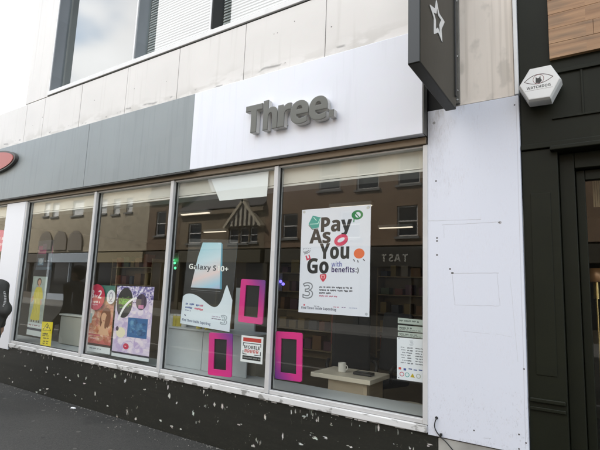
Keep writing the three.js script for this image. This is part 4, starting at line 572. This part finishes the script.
// ---------------------------------------------------------------- across the street (seen mirrored in the glass)
{
  const stoneM = (c, k) => std({ map: ctex(256, 256, 3, 3, (x, y) => mul(c, 0.7 + 0.6 * fbm(x * 3, y * 5, k, 5))), roughness: 0.85 });
  const white = plain(0.72, 0.70, 0.66, 0.6), roofM = stoneM([0.10, 0.09, 0.085], 3), darkGlass = new THREE.MeshPhysicalMaterial({ color: lin(0.02, 0.022, 0.024), roughness: 0.05 }), blind = plain(0.82, 0.82, 0.8, 0.7);
  const Z = OPP;
  function block(name, label, x0, x1, h, wall, wins, shop, roofH = 1.5, dep = 8) {
    const G = thing(name, label, 'building', [(x0 + x1) / 2, 0, Z + 4]);
    const s = new THREE.Shape([[x0, 3.9], [x1, 3.9], [x1, h], [x0, h]].map(p => new THREE.Vector2(...p))); wins.forEach(([a, b, c, d]) => { const p = new THREE.Path([[a, c], [b, c], [b, d], [a, d]].map(q => new THREE.Vector2(...q))); s.holes.push(p); });
    const g = new THREE.ExtrudeGeometry(s, { depth: 0.22, bevelEnabled: false }); g.translate(0, 0, Z); part(G, 'wall', [uvm(g), bx(x0, x1, 0, h, Z + 0.4, Z + dep)], wall);
    wins.forEach(([a, b, c, d, lit]) => { const w = part(G, 'window', [bx(a, a + 0.07, c, d, Z + 0.1, Z + 0.18), bx(b - 0.07, b, c, d, Z + 0.1, Z + 0.18), bx(a + 0.07, b - 0.07, c, c + 0.08, Z + 0.1, Z + 0.18), bx(a + 0.07, b - 0.07, d - 0.08, d, Z + 0.1, Z + 0.18), bx(a + 0.07, b - 0.07, (c + d) / 2 - 0.03, (c + d) / 2 + 0.03, Z + 0.08, Z + 0.16)], white); part(w, 'pane', bx(a + 0.07, b - 0.07, c + 0.08, d - 0.08, Z + 0.165, Z + 0.18), lit ? blind : darkGlass); part(w, 'sill', bx(a - 0.1, b + 0.1, c - 0.12, c - 0.002, Z - 0.12, Z + 0.1), stoneKerb); });
    if (roofH) { const r = new THREE.Shape([[0, 0], [dep + 0.6, 0], [dep / 2 + 0.3, roofH]].map(p => new THREE.Vector2(...p))); const rg = new THREE.ExtrudeGeometry(r, { depth: x1 - x0, bevelEnabled: false }); rg.rotateY(-Math.PI / 2); rg.translate(x1, h + 0.002, Z - 0.3); part(G, 'roof', rg, roofM); }
    part(G, 'cornice', bx(x0, x1, h - 0.35, h - 0.1, Z - 0.3, Z - 0.002, 0.02), wall);
    const n = Math.max(1, Math.round((x1 - x0) / 6)), w = (x1 - x0) / n;
    for (let i = 0; i < n; i++) { const a = x0 + i * w, c = shop[i % shop.length]; part(G, 'shop_fascia', bx(a + 0.15, a + w - 0.15, 3.05, 3.8, Z - 0.15, Z + 0.38, 0.02), c); const f = part(G, 'shop_front', [bx(a, a + 0.3, 0, 3.04, Z - 0.05, Z + 0.38), bx(a + 0.3, a + w, 0, 0.5, Z, Z + 0.38), bx(a + w * 0.5, a + w * 0.5 + 0.08, 0.5, 3.04, Z, Z + 0.38)], c); part(f, 'pane', bx(a + 0.3, a + w, 0.502, 3.04, Z + 0.2, Z + 0.22), darkGlass); }
    return G;
  }
  const win = (l, t, r, b, lit = 1) => { const p = R(l, t), q = R(r, b), x0 = Math.min(p.x, q.x), x1 = Math.max(p.x, q.x); return [x0, x1, Math.min(p.y, q.y), Math.max(p.y, q.y), lit]; };
  const xC0 = R(219, 205).x, xC1 = R(267, 190).x, xB = R(150, 205).x;
  const A = block('stone_building', 'pale stone building with tall white windows opposite the shop', -58, xB, 10.5, stoneM([0.46, 0.39, 0.28], 5), [win(45.3, 203, 49, 216), win(53.3, 203, 58.4, 216.5), win(73.3, 201, 83, 215), win(100.5, 199.5, 106.5, 213.5), win(114, 199, 119.5, 214), win(127, 198, 132.2, 212)], [plain(0.45, 0.5, 0.55, 0.5), plain(0.4, 0.33, 0.2, 0.5), plain(0.12, 0.1, 0.08, 0.5)], 1.2, 3);
  for (const px of [46.5, 61, 76]) { const c = R(px, 243), t = new THREE.Shape(); t.absarc(c.x, c.y, 1.0, 0, Math.PI); t.lineTo(c.x - 1, c.y - 0.6); t.lineTo(c.x + 1, c.y - 0.6); part(A, 'arched_panel', new THREE.ExtrudeGeometry(t, { depth: 0.2, bevelEnabled: false }).translate(0, 0, Z - 0.14), plain(0.26, 0.22, 0.17, 0.5)); }
  block('gabled_neighbour', 'brown brick house with steep roof beside the timbered gable house', xB + 0.02, xC0 - 3.4, 7.6, stoneM([0.20, 0.135, 0.085], 8), [[xB + 0.8, xB + 1.8, 4.9, 6.6, 0]], [plain(0.09, 0.07, 0.05, 0.5), plain(0.2, 0.17, 0.1, 0.5)], 2.6, 3);
  { // timbered gable
    const G = block('timbered_house', 'house with half timbered gable opposite the shop', xC0 - 3.38, xC1, 6.4, stoneM([0.26, 0.2, 0.13], 2), [win(229, 228, 238, 243, 0), win(240, 227.5, 248, 243, 0), win(250, 227, 257, 242, 0), [xC0 - 2.6, xC0 - 1.4, 4.3, 5.6, 0]], [plain(0.1, 0.085, 0.05, 0.5)], 1.6, 3);
    const ap = R(247, 205), l = R(229, 227), r = R(264, 226), x0 = Math.min(l.x, r.x), x1 = Math.max(l.x, r.x), y0 = (l.y + r.y) / 2;
    part(G, 'gable', prism([[x0, y0], [x1, y0], [ap.x, ap.y + 0.2]], Z - 0.35, Z - 0.05), plain(0.62, 0.56, 0.44, 0.7));
    for (let k = 1; k < 8; k++) { const x = x0 + (x1 - x0) * k / 8, h = (ap.y + 0.1 - y0) * (1 - Math.abs(x - ap.x) / ((x1 - x0) / 2)); if (h > 0.1) part(G, 'timber', bx(x - 0.06, x + 0.06, y0, y0 + h, Z - 0.39, Z - 0.352), plain(0.05, 0.035, 0.025, 0.7)); }
    const bar = (a, b) => { const d = Math.hypot(b[0] - a[0], b[1] - a[1]), g = new THREE.BoxGeometry(d + 0.2, 0.16, 0.4); g.rotateZ(Math.atan2(b[1] - a[1], b[0] - a[0])); g.translate((a[0] + b[0]) / 2, (a[1] + b[1]) / 2, Z - 0.25); return g; };
    part(G, 'bargeboard', [bar([x0, y0], [ap.x, ap.y + 0.2]), bar([ap.x, ap.y + 0.2], [x1, y0])], plain(0.6, 0.52, 0.38, 0.7));
  }
  const DW = [win(319.5, 162, 340, 189, 0), win(357, 159.5, 378.7, 188, 0), win(398, 156, 420, 183, 0), win(283, 214, 297, 238, 0), win(340, 211, 360, 238, 0), win(397, 206, 417.6, 236, 0)];
  block('brick_building', 'tall dark brick building with sash windows opposite the shop', xC1 + 0.02, 1.2, 9.6, stoneM([0.27, 0.18, 0.115], 6), DW, [plain(0.07, 0.06, 0.04, 0.5), plain(0.05, 0.05, 0.045, 0.5)], 1.2, 4);
  block('brick_building', 'brown brick building opposite the dark olive shopfront', 1.22, 16, 8.2, stoneM([0.26, 0.18, 0.12], 9), [[2.2, 3.3, 5, 6.8, 1], [4.6, 5.7, 5, 6.8, 0], [7, 8.1, 5, 6.8, 1], [9.5, 10.6, 5, 6.8, 0]], [plain(0.3, 0.24, 0.14, 0.5), plain(0.1, 0.1, 0.1, 0.5)], 2);
  // sign with pale letters, reads reversed in the glass
  const tl = R(384, 254), tr = R(412, 263), xs = Math.min(tl.x, tr.x), xe = Math.max(tl.x, tr.x), ys = Math.min(tl.y, tr.y), ye = Math.max(tl.y, tr.y);
  const T = thing('shop_sign', 'dark sign with pale capital letters on the tall brick building opposite', 'sign', [(xs + xe) / 2, ys, Z - 0.25]);
  part(T, 'board', bx(xs - 0.5, xe + 0.5, ys - 0.2, ye + 0.2, Z - 0.25, Z - 0.155, 0.01), plain(0.03, 0.028, 0.024, 0.6));
  [...'TAST'].forEach((ch, i) => { const g = new TextGeometry(ch, { font: fontB, size: (ye - ys) * 0.8, depth: 0.03, curveSegments: 5 }); g.rotateY(Math.PI); g.translate(xe - 0.1 - i * (xe - xs) / 4, ys + 0.05, Z - 0.252); part(T, 'letter', g, plain(0.5, 0.48, 0.42, 0.5)); });
}
// ---------------------------------------------------------------- person at the left edge
{
  const cap = (p, a, b, r0, r1) => { const ax = b[0] - a[0], ay = b[1] - a[1], az = b[2] - a[2], t = clamp(((p[0] - a[0]) * ax + (p[1] - a[1]) * ay + (p[2] - a[2]) * az) / (ax * ax + ay * ay + az * az)); return Math.hypot(p[0] - a[0] - ax * t, p[1] - a[1] - ay * t, p[2] - a[2] - az * t) - (r0 + (r1 - r0) * t); };
  const smin = (a, b, k) => { const h = Math.max(k - Math.abs(a - b), 0) / k; return Math.min(a, b) - h * h * k * 0.25; };
  function march(caps, k, c, half, n, noise = 0) {
    const mc = new MarchingCubes(n, new THREE.MeshStandardMaterial(), false, false, 60000); mc.isolation = 0;
    for (let z = 0; z < n; z++) for (let y = 0; y < n; y++) for (let x = 0; x < n; x++) { const hs = n / 2, p = [c[0] + (x - hs) / hs * half, c[1] + (y - hs) / hs * half, c[2] + (z - hs) / hs * half]; let d = 9; for (const q of caps) { const pp = q[4] ? [p[0], p[1], p[2] / q[4]] : p; const aa = q[4] ? [[q[0][0], q[0][1], q[0][2] / q[4]], [q[1][0], q[1][1], q[1][2] / q[4]]] : [q[0], q[1]]; d = smin(d, cap(pp, aa[0], aa[1], q[2], q[3]), k); } if (noise) d += noise * (vn(p[0] * 14, p[1] * 9, p[2] * 14) - 0.5); mc.field[x + y * n + z * n * n] = -d; }
    mc.update(); const cnt = mc.count ?? mc.geometry.drawRange.count, g = new THREE.BufferGeometry(); g.setAttribute('position', new THREE.BufferAttribute(mc.positionArray.slice(0, cnt * 3), 3)); const q = mergeVertices(g, 1e-4); q.scale(half, half, half); q.translate(...c); q.computeVertexNormals(); return q.toNonIndexed();
  }
  const W = thing('person', 'person in a charcoal jacket with pale sleeve print, walking past the narrow pier', 'person', [0, 0, 0]);
  const skin = plain(0.42, 0.26, 0.18, 0.55), jk = plain(0.052, 0.052, 0.047, 0.85, { bumpMap: fineBump, bumpScale: 0.0008 }), jean = plain(0.03, 0.035, 0.05, 0.85), hairM = plain(0.03, 0.02, 0.014, 0.7), shoe = plain(0.03, 0.03, 0.03, 0.5);
  const hand = s => { const w = [s * 0.305, 0.84, 0.05], OFF = [-s * 0.06, 0.10, 0.12], sh = a => a.map(q => [q[0].map((v, i) => v + OFF[i]), q[1].map((v, i) => v + OFF[i]), q[2], q[3]]), h = [[w, [s * 0.30, 0.76, 0.07], 0.030, 0.036]]; for (let f = 0; f < 4; f++) { const z = 0.04 + f * 0.021, L = [0.07, 0.085, 0.08, 0.062][f]; h.push([[s * 0.302, 0.745, z], [s * 0.298, 0.745 - L * 0.55, z + 0.006], 0.0095, 0.009], [[s * 0.298, 0.745 - L * 0.55, z + 0.006], [s * 0.282, 0.745 - L, z + 0.01], 0.009, 0.0075]); } h.push([[s * 0.29, 0.79, 0.095], [s * 0.275, 0.745, 0.12], 0.012, 0.01], [[s * 0.275, 0.745, 0.12], [s * 0.268, 0.71, 0.125], 0.01, 0.008]); return sh(h); };
  const arm = (s, e) => [[[s * 0.175, 1.50, -0.01], [s * 0.245, 1.18, -0.06], 0.07 + e, 0.056 + e], [[s * 0.245, 1.18, -0.06], [s * 0.235, 0.96, 0.13], 0.054 + e, 0.04 + e]];
  const torso = e => [[[0, 0.98, 0], [0, 1.12, 0], 0.155 + e, 0.145 + e, 0.72], [[0, 1.12, 0], [0, 1.36, 0], 0.145 + e, 0.17 + e, 0.72], [[-0.15, 1.5, -0.01], [0.15, 1.5, -0.01], 0.075 + e, 0.075 + e]];
  const leg = (s, e) => [[[s * 0.09, 0.96, 0], [s * 0.1, 0.5, 0.03 * s], 0.095 + e, 0.066 + e], [[s * 0.1, 0.5, 0.03 * s], [s * 0.1, 0.09, -0.03 - 0.05 * s], 0.064 + e, 0.045 + e]];
  const head = [[[0, 1.52, -0.01], [0, 1.64, 0.01], 0.06, 0.058], [[0, 1.74, -0.01], [0, 1.79, -0.015], 0.094, 0.092], [[0, 1.68, 0.05], [0, 1.73, 0.045], 0.05, 0.06], [[0, 1.715, 0.1], [0, 1.735, 0.098], 0.016, 0.012], [[-0.09, 1.70, -0.005], [-0.092, 1.745, -0.012], 0.013, 0.018], [[0.09, 1.70, -0.005], [0.092, 1.745, -0.012], 0.013, 0.018]];
  part(W, 'body', march([...torso(-0.02), ...arm(1, -0.012), ...arm(-1, -0.012), ...leg(1, -0.012), ...leg(-1, -0.012), ...head, ...hand(1), ...hand(-1)], 0.02, [0, 0.95, 0], 1.0, 110), skin);
  part(W, 'jacket', march([...torso(0.025), ...arm(1, 0.014), ...arm(-1, 0.014), [[-0.05, 1.58, -0.02], [0.05, 1.58, -0.02], 0.05, 0.05], [[-0.07, 0.82, 0], [-0.06, 1.05, 0], 0.165, 0.15, 0.85], [[0.07, 0.82, 0], [0.06, 1.05, 0], 0.165, 0.15, 0.85]], 0.06, [0, 1.12, 0], 0.62, 84, 0.03), jk);
  part(W, 'trousers', march([...leg(1, 0.012), ...leg(-1, 0.012), [[0, 0.95, 0], [0, 1.0, 0], 0.15, 0.15, 0.72]], 0.04, [0, 0.58, 0], 0.58, 64, 0.016), jean);
  part(W, 'hair', march([[[0, 1.79, -0.035], [0, 1.80, -0.01], 0.103, 0.1], [[0, 1.70, -0.065], [0, 1.78, -0.05], 0.062, 0.085]], 0.03, [0, 1.76, 0], 0.2, 40, 0.012), hairM);
  for (const s of [-1, 1]) part(W, 'shoe', march([[[s * 0.1, 0.05, -0.06 - 0.05 * s], [s * 0.11, 0.04, 0.15 - 0.05 * s], 0.048, 0.04], [[s * 0.1, 0.1, -0.05 - 0.05 * s], [s * 0.1, 0.06, 0.0 - 0.05 * s], 0.045, 0.045]], 0.03, [s * 0.1, 0.1, 0], 0.26, 32), shoe);
  { // back print: an arc of strokes following the jacket's back
    const g = []; for (let k = 0; k < 10; k++) { const t = k / 9, a = 2.2 + t * 2.2, x = -0.19 + Math.cos(a) * 0.03 + 0.012, y = 1.43 - t * 0.2, q = bx(-0.014, 0.014, -0.006, 0.006, -0.003, 0.003, 0.001); q.rotateZ((t - 0.5) * 0.7); q.rotateY(0.1); q.translate(x - 0.02 - (1.43 - y) * 0.12, y, -0.128 + 0.12 * (y - 1.22)); g.push(q); }
    part(W, 'sleeve_print', g, plain(0.5, 0.5, 0.48, 0.7), 'pale arc of lettering');
  }
  const p = U(-15, 300, 0.62); W.position.set(p.x, 0, p.z); W.rotation.y = Math.atan2(-0.92, -0.40);
}
renderer.render(scene, camera);
